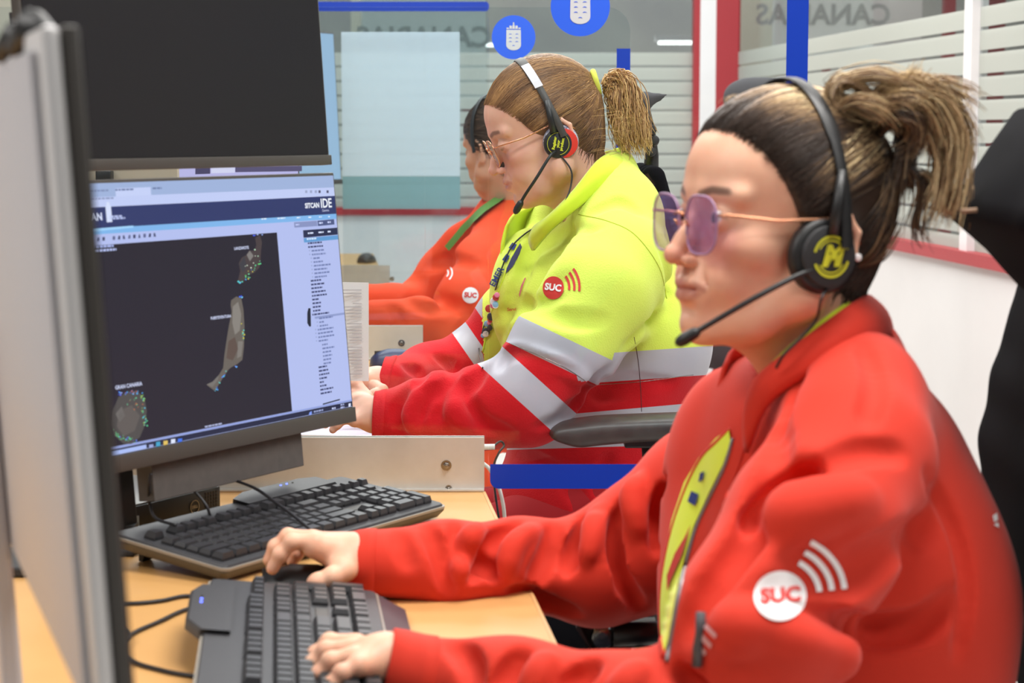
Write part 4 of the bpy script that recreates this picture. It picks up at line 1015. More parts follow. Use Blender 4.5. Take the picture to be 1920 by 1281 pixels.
def strands_mesh(name, strands, mats, parent, sides=3):
    """strands = [(points, radii, tones)]; every strand a thin closed tube, all in the one head of hair"""
    V, FA, T = [], [], []; o = 0
    for pts, rs, tn in strands:
        pts = np.asarray(pts); n = len(pts)
        d = np.gradient(pts, axis=0); d /= np.linalg.norm(d, axis=1)[:, None] + 1e-9
        ref = np.array([.3, .2, .93]); u = np.cross(d, ref); u /= np.linalg.norm(u, axis=1)[:, None] + 1e-9; w = np.cross(d, u)
        for k in range(sides):
            a = 2 * math.pi * k / sides; V.append(pts + (u * math.cos(a) + w * math.sin(a)) * np.asarray(rs)[:, None]); T.append(tn)
        for k in range(sides):
            k2 = (k + 1) % sides
            i = np.arange(n - 1); FA.append(np.stack([o + k * n + i, o + k2 * n + i, o + k2 * n + i + 1, o + k * n + i + 1], 1))
        o += n * sides
    V = np.concatenate(V); FA = np.concatenate(FA); T = np.concatenate(T)
    me = bpy.data.meshes.new(name); me.vertices.add(len(V)); me.vertices.foreach_set('co', V.astype(np.float32).ravel())
    me.loops.add(FA.size); me.loops.foreach_set('vertex_index', FA.astype(np.int32).ravel())
    me.polygons.add(len(FA)); me.polygons.foreach_set('loop_start', np.arange(0, FA.size, 4, dtype=np.int32)); me.update(calc_edges=True); me.validate()
    at = me.attributes.new('tone', 'FLOAT', 'POINT'); at.data.foreach_set('value', T.astype(np.float32))
    return link(name, me, mats, parent, True, True)
def slerp(a, b, t):
    w = math.acos(max(-1, min(1, a.dot(b))))
    if w < 1e-4: return a.copy()
    return (a * math.sin((1 - t) * w) + b * math.sin(t * w)) / math.sin(w)
def swept(bvh, C, Mh, starts, tie, n, rad, tonef, lift=(0, .002), seg=14, jit=.06, tie_r=.010, end_t=1.0, w0=.25):
    """strands combed over the hair surface from random start directions to the tie point"""
    out = []; rg = random.Random(5)
    tw = Mh @ Vector(tie)
    for k in range(n):
        s0 = starts(rg); d0 = ((Mh @ Vector(s0)) - C).normalized()
        off = Vector((rg.gauss(0, 1), rg.gauss(0, 1), rg.gauss(0, 1))) * tie_r
        d1 = (tw + off - C).normalized(); lf = rg.uniform(*lift); pts = []
        wob = rg.uniform(-jit, jit); ax = d0.cross(d1)
        for i in range(seg):
            t = i / (seg - 1) * end_t; d = slerp(d0, d1, t)
            d = (d + ax * wob * math.sin(math.pi * t) * .5).normalized()
            h, nr, _, _ = bvh.ray_cast(C + d * .35, -d)
            if h is None: h = C + d * .1
            pts.append(h + d * lf)
        if len(pts) < 3: continue
        tn = tonef(rg, s0, seg); rr = rg.uniform(.7, 1.2) * rad
        out.append((pts, [rr * min(1, .35 + 4 * min(i, seg - 1 - i * .0) / seg) for i in range(seg)], tn))
    return out
def finger(f, pts, r0, r1, k=.005):
    n = len(pts); f.tube([tuple(p) for p in pts], [r0 + (r1 - r0) * i / (n - 1) for i in range(n)], k)
def hand_mesh(lo, hi, palm, fingers, h=.0016):
    """palm = list of (a, b, r1, r2); fingers = [(points, r0, r1)]"""
    f = Field(lo, hi, h)
    for a, b, r1, r2 in palm: f.cone(tuple(a), tuple(b), r1, r2, .010)
    for pts, r0, r1 in fingers:
        g = Field(lo, hi, h) if False else f
        finger(g, pts, r0, r1, .0035)
        for q in pts[1:-1]: f.ball(tuple(q), r0 * .99, .003)
    return f
# ================================================================= person in the red jacket, nearest
M['skin1'] = skin('warm_skin', 'e4b498', 'd08670', 'a85c54', '4a3428')
M['skin2'] = skin('rosy_skin', 'e6b6a0', 'd48c7c', 'b86a66', '6e4c3a')
M['skin3'] = skin('light_skin', 'd0a084', 'c88a74', 'a8645a', '3e2c22')
M['redcloth'] = mat('red_softshell_cloth', 'cc3422', .75, sheen=.10, spec=.2, bump=(1500, .15, .0006))
M['hivis'] = mat('fluorescent_yellow_fleece', 'd8ee3a', .85, sheen=.3, spec=.2, bump=(900, .25, .001))
M['gold'] = mat('rose_gold_metal', 'e0a07c', .25, metal=.9)
M['lens'] = clear('lilac_tinted_lens', 'ecdff2', 1.2, milk=.10, milkcol='ccb8f4')
M['lensrim'] = mat('lilac_rim', 'a07ca0', .3)
M['whiteprint'] = mat('white_print', 'f2eeee', .7); M['redprint'] = mat('red_print', 'd8342e', .7); M['yelprint'] = mat('yellow_print', 'd4d62e', .6); M['navy'] = mat('navy_print', '1e3478', .7)
M['zip'] = mat('grey_zip', '8e8a8c', .4, metal=.5)
w1 = empty('person', tuple(P(1600, 1300, 1.85)), 0, 'person in a red jacket with a headset and tinted glasses, one hand on the mouse', 'person')
H1 = head_matrix(P(1463, 411, 1.85), 24, -3, 0, 1.0)
N1 = P(1560, 740, 1.87)
hp, hf, ha, HF1 = make_head(H1, N1)
# ---- hands
def ph(px, py, Y, Z=None): return P(px, py, Y)
Yr = 2.03
wr_ = P(668, 1046, Yr); 
fR = hand_mesh(P(480, 1110, Yr - .09) - Vector((.02, 0, .01)), P(760, 960, Yr + .09) + Vector((0, 0, .03)),
    [(P(735, 1056, Yr + .01), wr_, .019, .021), (wr_, P(590, 1024, Yr - .018), .0225, .0135), (wr_, P(588, 1018, Yr + .004), .0225, .0135), (wr_, P(592, 1018, Yr + .026), .022, .013), (wr_, P(600, 1024, Yr + .045), .020, .012), (wr_, P(640, 1068, Yr - .030), .019, .014)],
    [([P(590, 1016, Yr - .020), P(548, 1016, Yr - .022), P(526, 1040, Yr - .022), P(511, 1066, Yr - .022)], .0088, .0068),
     ([P(586, 1010, Yr + .003), P(540, 1006, Yr + .004), P(517, 1026, Yr + .004), P(505, 1050, Yr + .004)], .0088, .0068),
     ([P(590, 1011, Yr + .026), P(550, 1010, Yr + .028), P(530, 1030, Yr + .028), P(520, 1052, Yr + .026)], .0084, .0066),
     ([P(600, 1018, Yr + .045), P(570, 1020, Yr + .050), P(556, 1038, Yr + .050), P(548, 1052, Yr + .048)], .0080, .0062),
     ([P(650, 1070, Yr - .032), P(622, 1082, Yr - .045), P(597, 1092, Yr - .047), P(588, 1094, Yr - .046)], .0105, .0078)])
rp = fR.mesh()
Yl = 1.66
wl = P(722, 1238, Yl)
fL = hand_mesh(P(540, 1330, Yl - .09) - Vector((.02, 0, .03)), P(840, 1150, Yl + .09) + Vector((0, 0, .03)),
    [(P(820, 1256, Yl + .0), wl, .022, .022), (wl, P(668, 1212, Yl + .034), .019, .0105), (wl, P(662, 1222, Yl + .010), .020, .011), (wl, P(664, 1236, Yl - .014), .019, .0105), (wl, P(672, 1250, Yl - .034), .017, .010)],
    [([P(668, 1206, Yl + .034), P(618, 1204, Yl + .038), P(592, 1228, Yl + .038), P(577, 1256, Yl + .036)], .0082, .0064),
     ([P(662, 1216, Yl + .010), P(612, 1220, Yl + .012), P(588, 1246, Yl + .012), P(574, 1276, Yl + .010)], .0085, .0066),
     ([P(664, 1230, Yl - .014), P(620, 1240, Yl - .018), P(598, 1266, Yl - .020), P(588, 1292, Yl - .020)], .0082, .0064),
     ([P(672, 1246, Yl - .034), P(640, 1262, Yl - .044), P(622, 1284, Yl - .047), P(614, 1302, Yl - .047)], .0074, .0058),
     ([P(690, 1236, Yl + .030), P(655, 1246, Yl + .054), P(632, 1264, Yl + .060), P(620, 1274, Yl + .060)], .0095, .0072)])
lp = fL.mesh()
# ---- trunk, arms under the clothes (coarse) so that the body is whole
sL, eL = P(1610, 830, 1.68), P(1350, 1375, 1.60)
sR, eR = P(1455, 830, 2.06), P(1120, 1068, 2.12)
def cuff(name, b, c, ax, parent, mt_, w=.016, R=.075, up=.0012, start=-.001):
    """hemmed band closing the end of a sleeve"""
    ax = Vector(ax).normalized(); u = ax.orthogonal().normalized(); v = ax.cross(u); rings = []
    prev = [.03] * 40
    for o_, g in ((start, -.0030), (start - .0010, .0), (start, up), (w * .33, up * 1.4), (w * .66, up * 1.4), (w, up), (w + .001, -.001)):
        ring = []
        for k in range(40):
            a = 2 * math.pi * k / 40; d = u * math.cos(a) + v * math.sin(a); q = c + ax * max(o_, .004)
            h, nr, _, _ = b.ray_cast(q + d * R, -d)
            r_ = (h - q).length if h is not None and (h - q).dot(d) > .015 else prev[k]
            prev[k] = r_; ring.append((k, c + ax * o_, d, r_ + g))
        rr_ = [x[3] for x in ring]; rr_ = [sum(rr_[(k + j) % 40] for j in (-2, -1, 0, 1, 2)) / 5 for k in range(40)]
        rings.append([p + d * r_ for (k, p, d, _), r_ in zip(ring, rr_)])
    m = MB(); m.loft(rings, cap=False); return m.build(name, mt_, parent, True, True)
tf = Field((-.25, 1.45, .35), (.52, 2.3, 1.15), .007)
tf.ell(P(1580, 980, 1.87), (.10, .135, .17), .03); tf.ell(P(1610, 1300, 1.87), (.11, .14, .20), .04); tf.cone(sL, sR, .045, .045, .04)
tf.cone(N1, P(1560, 640, 1.86), .05, .045, .02)
tf.tube([sL, eL, P(830, 1255, Yl)], [.040, .026, .022], .02); tf.tube([sR + Vector((0, -.01, 0)), eR, P(740, 1052, Yr)], [.036, .024, .022], .02)
# thighs and shins down to the floor
for dy in (-.09, .09):
    tf.tube([P(1610, 1330, 1.87 + dy), (.22, 1.87 + dy, .57)], [.06, .05], .03)

eyes(H1, w1)
def lap(y0, hx, hz, w, mt_, parent, kx):
    T = Field((kx - .22, y0 - .28, .0), (hx + .22, y0 + .28, hz + .14), .007)
    for dy in (-.095, .095):
        T.tube([(hx, y0 + dy, hz), (kx, y0 + dy * 1.1, .53), (kx - .02, y0 + dy * 1.1, .30), (kx, y0 + dy * 1.1, .10)], [.098, .078, .060, .050], .03)
    T.ell((hx, y0, hz), (.16, .18, .11), .04); link('trousers', raw_mesh('trousers', *T.mesh()), mt_, parent, True, True)
    S_ = Field((kx - .24, y0 - .22, .0), (kx + .10, y0 + .22, .14), .005)
    for dy in (-.105, .105): S_.ell((kx - .06, y0 + dy, .045), (.135, .046, .042), .02)
    link('shoes', raw_mesh('shoes', *S_.mesh()), mat('black_shoe_leather', '161616', .5), parent, True, True)
bpy.data.objects['eyeball'].name = 'eyeball'
lap(1.87, .34, .60, 0, mat('dark_navy_trouser_cloth', '20283c', .85), w1, -.02)
# finger nails (dark pink at the right index)
M['nail'] = mat('pink_nail_polish', 'c2685f', .2)

# ---- jacket
def inside(T, K, d):
    """keep the body d metres under the cloth where the cloth covers it"""
    g = np.stack(np.meshgrid(*T.ax, indexing='ij'), -1).reshape(-1, 3)
    inb = np.all((g > K.lo) & (g < K.lo + K.h * (K.n - 1)), axis=1); q = np.full(len(g), -1.0); q[inb] = K.sample(g[inb])
    T.v = np.maximum(T.v, (q.reshape(T.v.shape) + d).astype(np.float32))
J = Field((-.30, 1.42, .62), (.55, 2.34, 1.18), .0036)
J.ell(P(1585, 1030, 1.87), (.138, .150, .165), .03)
J.ell(P(1580, 850, 1.88), (.098, .135, .090), .04)
J.ell(P(1620, 1280, 1.86), (.135, .155, .20), .04)
J.ell(P(1650, 1130, 1.86), (.126, .150, .14), .04)
sL = P(1598, 862, 1.715)
J.tube([sL, P(1530, 990, 1.645), P(1430, 1170, 1.60), eL], [.064, .070, .069, .062], .035)
J.tube([eL, P(1180, 1352, 1.60), P(960, 1306, 1.63), P(770, 1266, Yl)], [.062, .052, .044, .034], .03)
J.tube([sR, P(1320, 930, 2.12), P(1200, 1030, 2.13), eR], [.070, .070, .066, .060], .03)
J.tube([eR, P(980, 1060, 2.10), P(840, 1058, 2.06), P(690, 1055, Yr + .005)], [.058, .048, .043, .0345], .02)
J.tube([P(1590, 665, 1.87), P(1600, 745, 1.80), sL], [.046, .050, .062], .045)
J.tube([P(1560, 670, 1.89), P(1500, 760, 1.98), sR], [.046, .052, .066], .045)
# far side of the chest, left of the opening
J.ell(P(1345, 960, 1.98), (.058, .085, .14), .035)
J.ell(P(1415, 840, 1.92), (.05, .10, .085), .035)
J.ell(P(1330, 1150, 1.92), (.05, .09, .12), .03)
# folds seen in the cloth
def fo(pix, r, d, k=.012, **kw): J.fold(pix, r * .9, d * 1.55, k * .8, **kw)
fo([(1462, 800), (1440, 900), (1400, 1000), (1330, 1100), (1290, 1190)], .018, -.013, .012)
fo([(1505, 850), (1480, 900), (1440, 945), (1400, 990)], .013, -.013, .010)
fo([(1590, 990), (1530, 1040), (1470, 1060)], .012, -.006, .012)
fo([(1740, 985), (1660, 1045), (1560, 1085), (1440, 1110)], .020, -.010, .016)
fo([(1790, 1120), (1720, 1175), (1600, 1185), (1500, 1160), (1400, 1140)], .016, -.014, .012)
fo([(1690, 850), (1620, 845), (1550, 870), (1505, 925)], .012, -.006, .012)
fo([(1735, 890), (1790, 990), (1812, 1100), (1795, 1230)], .008, -.006, .010)
fo([(1440, 970), (1520, 950), (1620, 930)], .020, .006, .02)
fo([(1350, 1200), (1410, 1170), (1500, 1200), (1600, 1225)], .018, .008, .02)
fo([(1500, 700), (1475, 760), (1450, 830)], .008, -.005, .010)
fo([(1620, 650), (1640, 720), (1625, 790)], .010, -.003, .014)
# sleeve on the mouse arm
for a, d in (([(1245, 900), (1225, 960), (1235, 1040)], -.016), ([(1170, 940), (1150, 990), (1165, 1080), (1200, 1140)], -.016), ([(1105, 960), (1085, 1010), (1060, 1070)], -.014), ([(1040, 985), (1030, 1040), (1000, 1090)], -.010),
             ([(970, 985), (930, 1010), (905, 1060), (880, 1080)], -.013), ([(850, 985), (880, 1040), (940, 1080)], -.010), ([(800, 990), (830, 1050), (840, 1110)], -.008), ([(745, 1000), (755, 1030), (765, 1060)], -.002),
             ([(960, 1110), (1010, 1130), (1080, 1150)], -.010), ([(1200, 900), (1190, 940), (1195, 1000)], .010), ([(1120, 960), (1115, 1000), (1100, 1050)], .009), ([(900, 985), (870, 1030), (860, 1080)], .008), ([(1000, 990), (960, 1030), (950, 1080)], .008)):
    fo(a, .012, d, .009, y1=2.3)
for a, d in (([(850, 1205), (880, 1240), (890, 1290)], -.008), ([(980, 1225), (960, 1255), (930, 1300)], -.009), ([(1110, 1245), (1080, 1270), (1060, 1300)], -.010), ([(1270, 1260), (1300, 1285), (1310, 1310)], -.012), ([(1200, 1250), (1180, 1275), (1150, 1300)], .006), ([(1030, 1235), (1010, 1260), (990, 1300)], .005)):
    fo(a, .011, d, .009)
J.noise_fold(.0016, .12, 3)
# cuffs end cleanly
J.half(P(655, 1058, Yr), Vector((-1, 0, .05))) if False else None
def cut_beyond(Fd, c, nrm, box_lo, box_hi):
    sl = Fd._sl(box_lo, box_hi); n = Vector(nrm).normalized(); X = Fd.ax[0][sl[0]][:, None, None]; Y = Fd.ax[1][sl[1]][None, :, None]; Z = Fd.ax[2][sl[2]][None, None, :]
    Fd.v[sl] = np.maximum(Fd.v[sl], (X - c.x) * n.x + (Y - c.y) * n.y + (Z - c.z) * n.z)
cR = P(656, 1056, Yr); cut_beyond(J, cR, (-1, -.05, .06), cR - Vector((.10, .12, .12)), cR + Vector((.02, .12, .12)))
cL = P(728, 1245, Yl); cut_beyond(J, cL, (-1, -.1, .25), cL - Vector((.10, .12, .12)), cL + Vector((.03, .12, .12)))
J.cone(cR + Vector((-.02, 0, 0)), cR + Vector((.012, 0, 0)), .0285, .0285, .002, 's'); J.cone(cL + Vector((-.02, 0, 0)), cL + Vector((.012, 0, 0)), .0285, .0285, .002, 's')
J.cone(N1 + Vector((0, 0, -.02)), P(1530, 560, 1.86), .060, .066, .012, 's')
jp, jf = J.mesh(smooth=2); jb = bvh_of(jp, jf)
inside(tf, J, .009); tp = tf.mesh()
pts, faces = join_raw([(hp, hf), rp, lp, tp]); n0 = len(hp); nt = len(pts) - n0
me = raw_mesh('body', pts, faces, {k: np.concatenate([v, np.full(nt, .05)]) for k, v in ha.items()})
body1 = link('body', me, M['skin1'], w1, True, True)

jk = link('jacket', raw_mesh('jacket', jp, jf), M['redcloth'], w1, True, True)
cuff('cuff', jb, cR, (1, .05, -.06), w1, M['redcloth'], w=.026); cuff('cuff', jb, cL, (1, .1, -.25), w1, M['redcloth'], w=.036)
def sheet(name, lower, upper, th, mt_, parent, n=40, rows=7, curl=0.0, roll=.0):
    """standing collar: cloth between two curves with real thickness and a rounded top"""
    lo = spline(lower, n); up = spline(upper, n); m = MB(); rings = []
    for i in range(n):
        a, b = lo[i], up[i]; t = (lo[min(i + 1, n - 1)] - lo[max(i - 1, 0)]).normalized(); d = (b - a); nn = t.cross(d).normalized()
        ring = []
        for k in range(rows): s = k / (rows - 1); ring.append(a + d * s + nn * (th / 2 + curl * math.sin(math.pi * s)))
        top = b + d.normalized() * th * .5; ring.append(top)
        for k in range(rows - 1, -1, -1): s = k / (rows - 1); ring.append(a + d * s + nn * (-th / 2 + curl * math.sin(math.pi * s)))
        rings.append(ring)
    m.loft(rings); return m.build(name, mt_, parent, True, True)
sheet('collar', [P(1400, 850, 1.80), P(1440, 760, 1.775), P(1520, 700, 1.765), P(1610, 655, 1.79), P(1668, 630, 1.86), P(1660, 640, 1.93), P(1570, 680, 1.975), P(1460, 740, 1.99), P(1370, 820, 1.95), P(1345, 880, 1.90)],
      [P(1415, 712, 1.80), P(1440, 690, 1.79), P(1505, 640, 1.785), P(1590, 578, 1.80), P(1628, 556, 1.86), P(1610, 565, 1.92), P(1530, 600, 1.95), P(1440, 645, 1.965), P(1380, 652, 1.95), P(1358, 690, 1.92)], .005, M['redcloth'], w1, curl=.006)
sheet('inner_collar', [P(1440, 730, 1.805), P(1500, 690, 1.795), P(1590, 640, 1.81), P(1640, 620, 1.86), P(1610, 640, 1.91), P(1500, 680, 1.94)],
      [P(1452, 676, 1.812), P(1500, 634, 1.800), P(1580, 575, 1.815), P(1612, 560, 1.86), P(1590, 575, 1.90), P(1500, 610, 1.93)], .004, M['hivis'], w1, curl=.004)
# inner yellow layer between the jacket edges, zip and prints
strip = [(1369, 806), (1372, 830), (1358, 872), (1332, 925), (1304, 985), (1285, 1050), (1270, 1120), (1256, 1200), (1246, 1228), (1240, 1180), (1240, 1110), (1248, 1045), (1262, 975), (1285, 905), (1312, 860), (1345, 822)]
drape_obj('inner_layer', jb, [(poly(strip), IDENT, 0, 1), (poly([(1318, 888), (1326, 884), (1323, 900), (1315, 905)]), IDENT, 1, 2), (poly([(1301, 922), (1315, 928), (1308, 950), (1294, 942)]), IDENT, 1, 2), (poly([(1288, 1010), (1300, 985), (1284, 1040), (1262, 1090), (1256, 1110), (1256, 1080), (1270, 1040)]), IDENT, 2, 2)],
          [M['hivis'], M['navy'], mat('salmon_lining', 'c2403a', .7)], w1, lift=.0016)
def on(b, px, py, lift=.002, far=None):
    d = ray(px, py).normalized(); h, n_, _, _ = b.ray_cast(CAM0, d)
    return (h - d * lift) if h is not None else None
def surf_tube(name, b, pix, r, mt_, parent, lift=.001, n=None, seg=6):
    pts = [on(b, q.x, q.y, lift) for q in spline([(x, y, 0) for x, y in pix], n or len(pix) * 6)]; pts = [p for p in pts if p is not None]
    m = MB(); m.tube(pts, r, seg); return m.build(name, mt_, parent, True, True)
surf_tube('flap_edge', jb, [(1369, 806), (1345, 830), (1320, 855), (1294, 902), (1267, 975), (1250, 1045), (1241, 1110), (1240, 1180), (1246, 1232)], .0030, M['redcloth'], w1)
surf_tube('zipper', jb, [(1374, 822), (1360, 872), (1334, 928), (1306, 988), (1288, 1052), (1272, 1122), (1258, 1200), (1250, 1240)], .0022, M['zip'], w1)
surf_tube('collar_edge_seam', jb, [(1400, 800), (1392, 850), (1375, 900), (1350, 960)], .0012, M['redcloth'], w1)
# sleeve logo: white disc with SUC and three arcs
def suc(b, cx, cy, R, ang, parent, disc_m, txt_m, arc_m, name, stretch=1.0, arcs=True, arx=1.45, maxy=None, a0=0, a1=52):
    ca, sa = math.cos(math.radians(ang)), math.sin(math.radians(ang))
    T = aff(cx, cy, R * ca * stretch, R * sa * stretch, R * sa, -R * ca)
    L = [(ngon(40), T, 0, 1)]
    v, f = flat_text('SUC', .82, .035); L.append(((v, f), T, 1, 2))
    if arcs:
        for r_ in (1.5, 1.98, 2.46): L.append((arc2d(r_, .22, a0, a1), T, 2, 1))
    return drape_obj(name, b, L, [disc_m, txt_m, arc_m], parent, lift=.0008, cell=5, maxy=maxy)
suc(jb, 1462, 1118, 47, -4, w1, M['whiteprint'], M['redprint'], M['whiteprint'], 'sleeve_logo', 1.05, a0=2, a1=58)
drape_obj('chest_logo', jb, [(poly([(1316, 1160), (1345, 1190), (1342, 1198), (1314, 1170)]), IDENT, 0, 1), (poly([(1312, 1182), (1336, 1208), (1333, 1216), (1311, 1196)]), IDENT, 0, 1), (poly([(1309, 1205), (1326, 1222), (1322, 1230), (1308, 1218)]), IDENT, 0, 1)], [mat('faded_white_print', 'd0a0a4', .7)], w1)
drape_obj('back_print', jb, [(poly([(1860, 968), (1868, 962), (1870, 975), (1863, 980)]), IDENT, 0, 1), (poly([(1862, 985), (1870, 980), (1872, 990)]), IDENT, 0, 1)], [M['whiteprint']], w1)
# pen clipped at the pocket
pn = [on(jb, x, y, .005) for x, y in ((1309, 1135), (1309, 1180), (1308, 1215), (1306, 1250))]
pn = [p for p in pn if p]
if len(pn) > 2:
    yy = min(p.y for p in pn); pn = [Vector((p.x, yy, p.z)) for p in pn]; m = MB(); m.tube(pn, .0042, 12); o = m.build('pen', mat('dark_grey_pen', '4a484c', .4), None, True); tag(o, 'dark pen clipped to the front of the red jacket', 'pen')

# ---- hair
M['hair1'] = hairmat('brown_hair_blonde_streaks', [(0, '241a16'), (.3, '46352a'), (.5, '806448'), (.75, 'b89870'), (1, 'e2ca9c')])
def hair_cap(Mh, grow=1.0, nape=True, plane=((-.070, 0, .070), (-.86, 0, -.50)), h=.0026, ext=None):
    f = Field((-.14, -.12, -.15), (.15, .12, .16), h)
    f.ell((.008, 0, .034), (.102 * grow, .0835 * grow, .0905 * grow), .01)
    f.ell((.045, 0, .01), (.060 * grow, .072 * grow, .078 * grow), .02)
    if nape: f.ell((.044, 0, -.040), (.045, .056, .060), .02)
    if ext: ext(f)
    n = Vector(plane[1]).normalized(); c = Vector(plane[0])
    d = (f.ax[0][:, None, None] - c.x) * n.x + (f.ax[1][None, :, None]) * 0 + (f.ax[2][None, None, :] - c.z) * n.z
    d = d + .16 * np.abs(f.ax[1][None, :, None]) - .004
    h_ = np.clip(.5 - .5 * (f.v - d) / .006, 0, 1); f.v = (f.v + (d - f.v) * h_ + .006 * h_ * (1 - h_)).astype(np.float32)
    for y in (-1, 1): f.ell((.012, y * .088, -.022), (.020, .022, .032), .006, 's')
    pts, faces = f.mesh(M=Mh, smooth=1)
    return pts, faces
cp, cf = hair_cap(H1)
headcap = join_raw([(hp, hf), (cp, cf)]); capb = bvh_of(*headcap); C1 = H1 @ Vector((.012, 0, .012))
T1 = (.082, -.028, .085)
def tone1(rg, s0, seg):
    y = math.atan2(s0[1], s0[2] + .02); base = .5 + .5 * math.sin(y * 11 + 1.5 * math.sin(y * 5)) ; b = .20 + .80 * base ** .9 * rg.uniform(.75, 1.15)
    if s0[2] < -.03: b *= .6
    if s0[0] > -.02 and s0[2] < .0: b *= .7
    r = rg.uniform(-.08, .1)
    return [max(.02, min(1, (.16 + (b - .16) * min(1, max(0, (i / seg - .10) * 4.0))) * (1 - .55 * max(0, (i / seg - .82) / .18)) + r)) for i in range(seg)]
def st1(rg):
    u = rg.random()
    if u < .45:        # forehead and temple hairline
        a = rg.uniform(-1.62, 1.62); y = .075 * math.sin(a); z = .008 + .070 * math.cos(a); return (-.072 - .58 * (z - .07) + .19 * abs(y) + rg.uniform(-.006, .016), y, z)
    if u < .80: return (rg.uniform(.026, .095), rg.choice((-1, -1, 1)) * rg.uniform(.02, .078), rg.uniform(-.09, .0))
    a = rg.uniform(-1.5, 1.5); z = .03 + .08 * math.cos(a); return (rg.uniform(-.03, .07), .08 * math.sin(a), z)
st = swept(capb, C1, H1, st1, T1, 3800, .0008, tone1, lift=(-.0004, .0022), seg=15, jit=.03, tie_r=.012)
def world_st(keys, n, jx, jy, rad, tone, seg=16, fr=.5, seed=1, curl=0.0, taper=True):
    """keys = [(px, py, Y)]; loose locks that fan out along the way"""
    out = []; rg = random.Random(seed)
    for _ in range(n):
        a, b = rg.gauss(0, 1), rg.gauss(0, 1); c2 = rg.gauss(0, 1)
        kk = []
        for i, (x, y, Y) in enumerate(keys):
            s_ = (.25 + 1.0 * i / (len(keys) - 1)) if i else .25
            kk.append(P(x + jx * s_ * (a + rg.gauss(0, .12)), y + jx * s_ * (b + rg.gauss(0, .12)), Y + jy * s_ * (c2 + rg.gauss(0, .12))))
        L = rg.uniform(.75, 1.0); pts = spline(kk, seg)
        pts = pts[:max(4, int(seg * L))]; n_ = len(pts)
        if curl:
            ph_, fq = rg.choice((0, 1.6, 3.1, 4.4)) + rg.uniform(-.3, .3), rg.uniform(.72, .82)
            pts = [p + Vector((math.sin(i * fq + ph_), math.cos(i * fq * .9 + ph_), .3 * math.sin(i * fq * 1.3))) * curl for i, p in enumerate(pts)]
        t0 = tone(rg); r_ = rad * rg.uniform(.6, 1.2)
        out.append((pts, [r_ * ((1 - .75 * (i / n_) ** 2) if taper else 1) for i in range(n_)], [max(0, min(1, t0 + .15 * (i / n_) + rg.uniform(-.03, .03))) for i in range(n_)]))
    return out
tA = lambda rg: min(1, max(.1, rg.gauss(.62, .22)))
tD = lambda rg: min(1, max(.02, rg.gauss(.25, .15)))
YB = 1.83
for keys, n, jx, jy, tn, sd in (
    ([(1690, 250, YB), (1640, 190, YB), (1700, 150, YB), (1770, 190, YB), (1795, 270, YB), (1785, 360, YB)], 90, 14, .012, tA, 1),
    ([(1690, 250, YB), (1700, 190, YB), (1760, 180, YB), (1800, 250, YB), (1790, 340, YB), (1765, 440, YB)], 90, 15, .014, tA, 2),
    ([(1695, 260, YB), (1740, 230, YB), (1770, 290, YB), (1765, 360, YB), (1735, 430, YB)], 100, 16, .014, tA, 3),
    ([(1690, 240, YB), (1600, 200, YB), (1560, 165, YB), (1640, 140, YB), (1720, 170, YB), (1745, 230, YB)], 80, 9, .014, tA, 4),
    ([(1680, 240, YB), (1620, 170, YB), (1580, 150, YB), (1560, 180, YB), (1600, 215, YB), (1660, 230, YB)], 70, 9, .014, tA, 5),
    ([(1690, 230, YB), (1740, 160, YB), (1800, 175, YB), (1838, 205, YB)], 36, 12, .012, tA, 6),
    ([(1690, 240, YB), (1740, 200, YB), (1800, 215, YB), (1822, 260, YB)], 26, 14, .012, tA, 7),
    ([(1680, 190, YB), (1690, 165, YB), (1715, 140, YB), (1730, 118, YB)], 24, 9, .010, tA, 8),
    ([(1680, 330, YB), (1740, 330, YB), (1775, 400, YB), (1790, 350, YB), (1770, 470, YB)], 16, 10, .01, tA, 9),
    ([(1690, 300, YB), (1730, 350, YB), (1720, 430, YB), (1735, 460, YB)], 30, 10, .012, tD, 10),
    ([(1690, 210, YB + .01), (1700, 260, YB + .01), (1690, 330, YB + .01), (1680, 380, YB + .01)], 120, 13, .016, tD, 11),
    ([(1650, 250, YB), (1680, 215, YB - .02), (1720, 225, YB - .02), (1715, 270, YB), (1680, 290, YB)], 90, 12, .014, tD, 13),
    ([(1640, 235, YB), (1665, 190, YB - .01), (1720, 190, YB - .02), (1745, 250, YB), (1720, 300, YB)], 80, 14, .014, tA, 14),
    ([(1560, 215, YB - .01), (1600, 190, YB - .02), (1650, 200, YB - .02), (1690, 240, YB - .01)], 70, 10, .014, tA, 12)):
    st += world_st(keys, int(n * 2.2), jx, jy, .00075, tn, seed=sd)
for q in range(30):
    rg = random.Random(50 + q); x = rg.uniform(1330, 1700); y = 165 + abs(x - 1500) * .12
    st += world_st([(x, y + 10, 1.84), (x + 15, y - 2, 1.84), (x + 45, y + 4, 1.84)], 1, 3, .02, .0004, tA, seed=q, seg=8)
# nape wisps
st += world_st([(1610, 500, 1.82), (1650, 470, 1.83), (1680, 400, 1.84)], 60, 10, .02, .001, tD, seed=31)
hr = link('hair', raw_mesh('hair', cp, cf, {'tone': np.full(len(cp), .12)}), M['hair1'], w1, True, True)
strands_mesh('hair_strands', st, M['hair1'], hr)

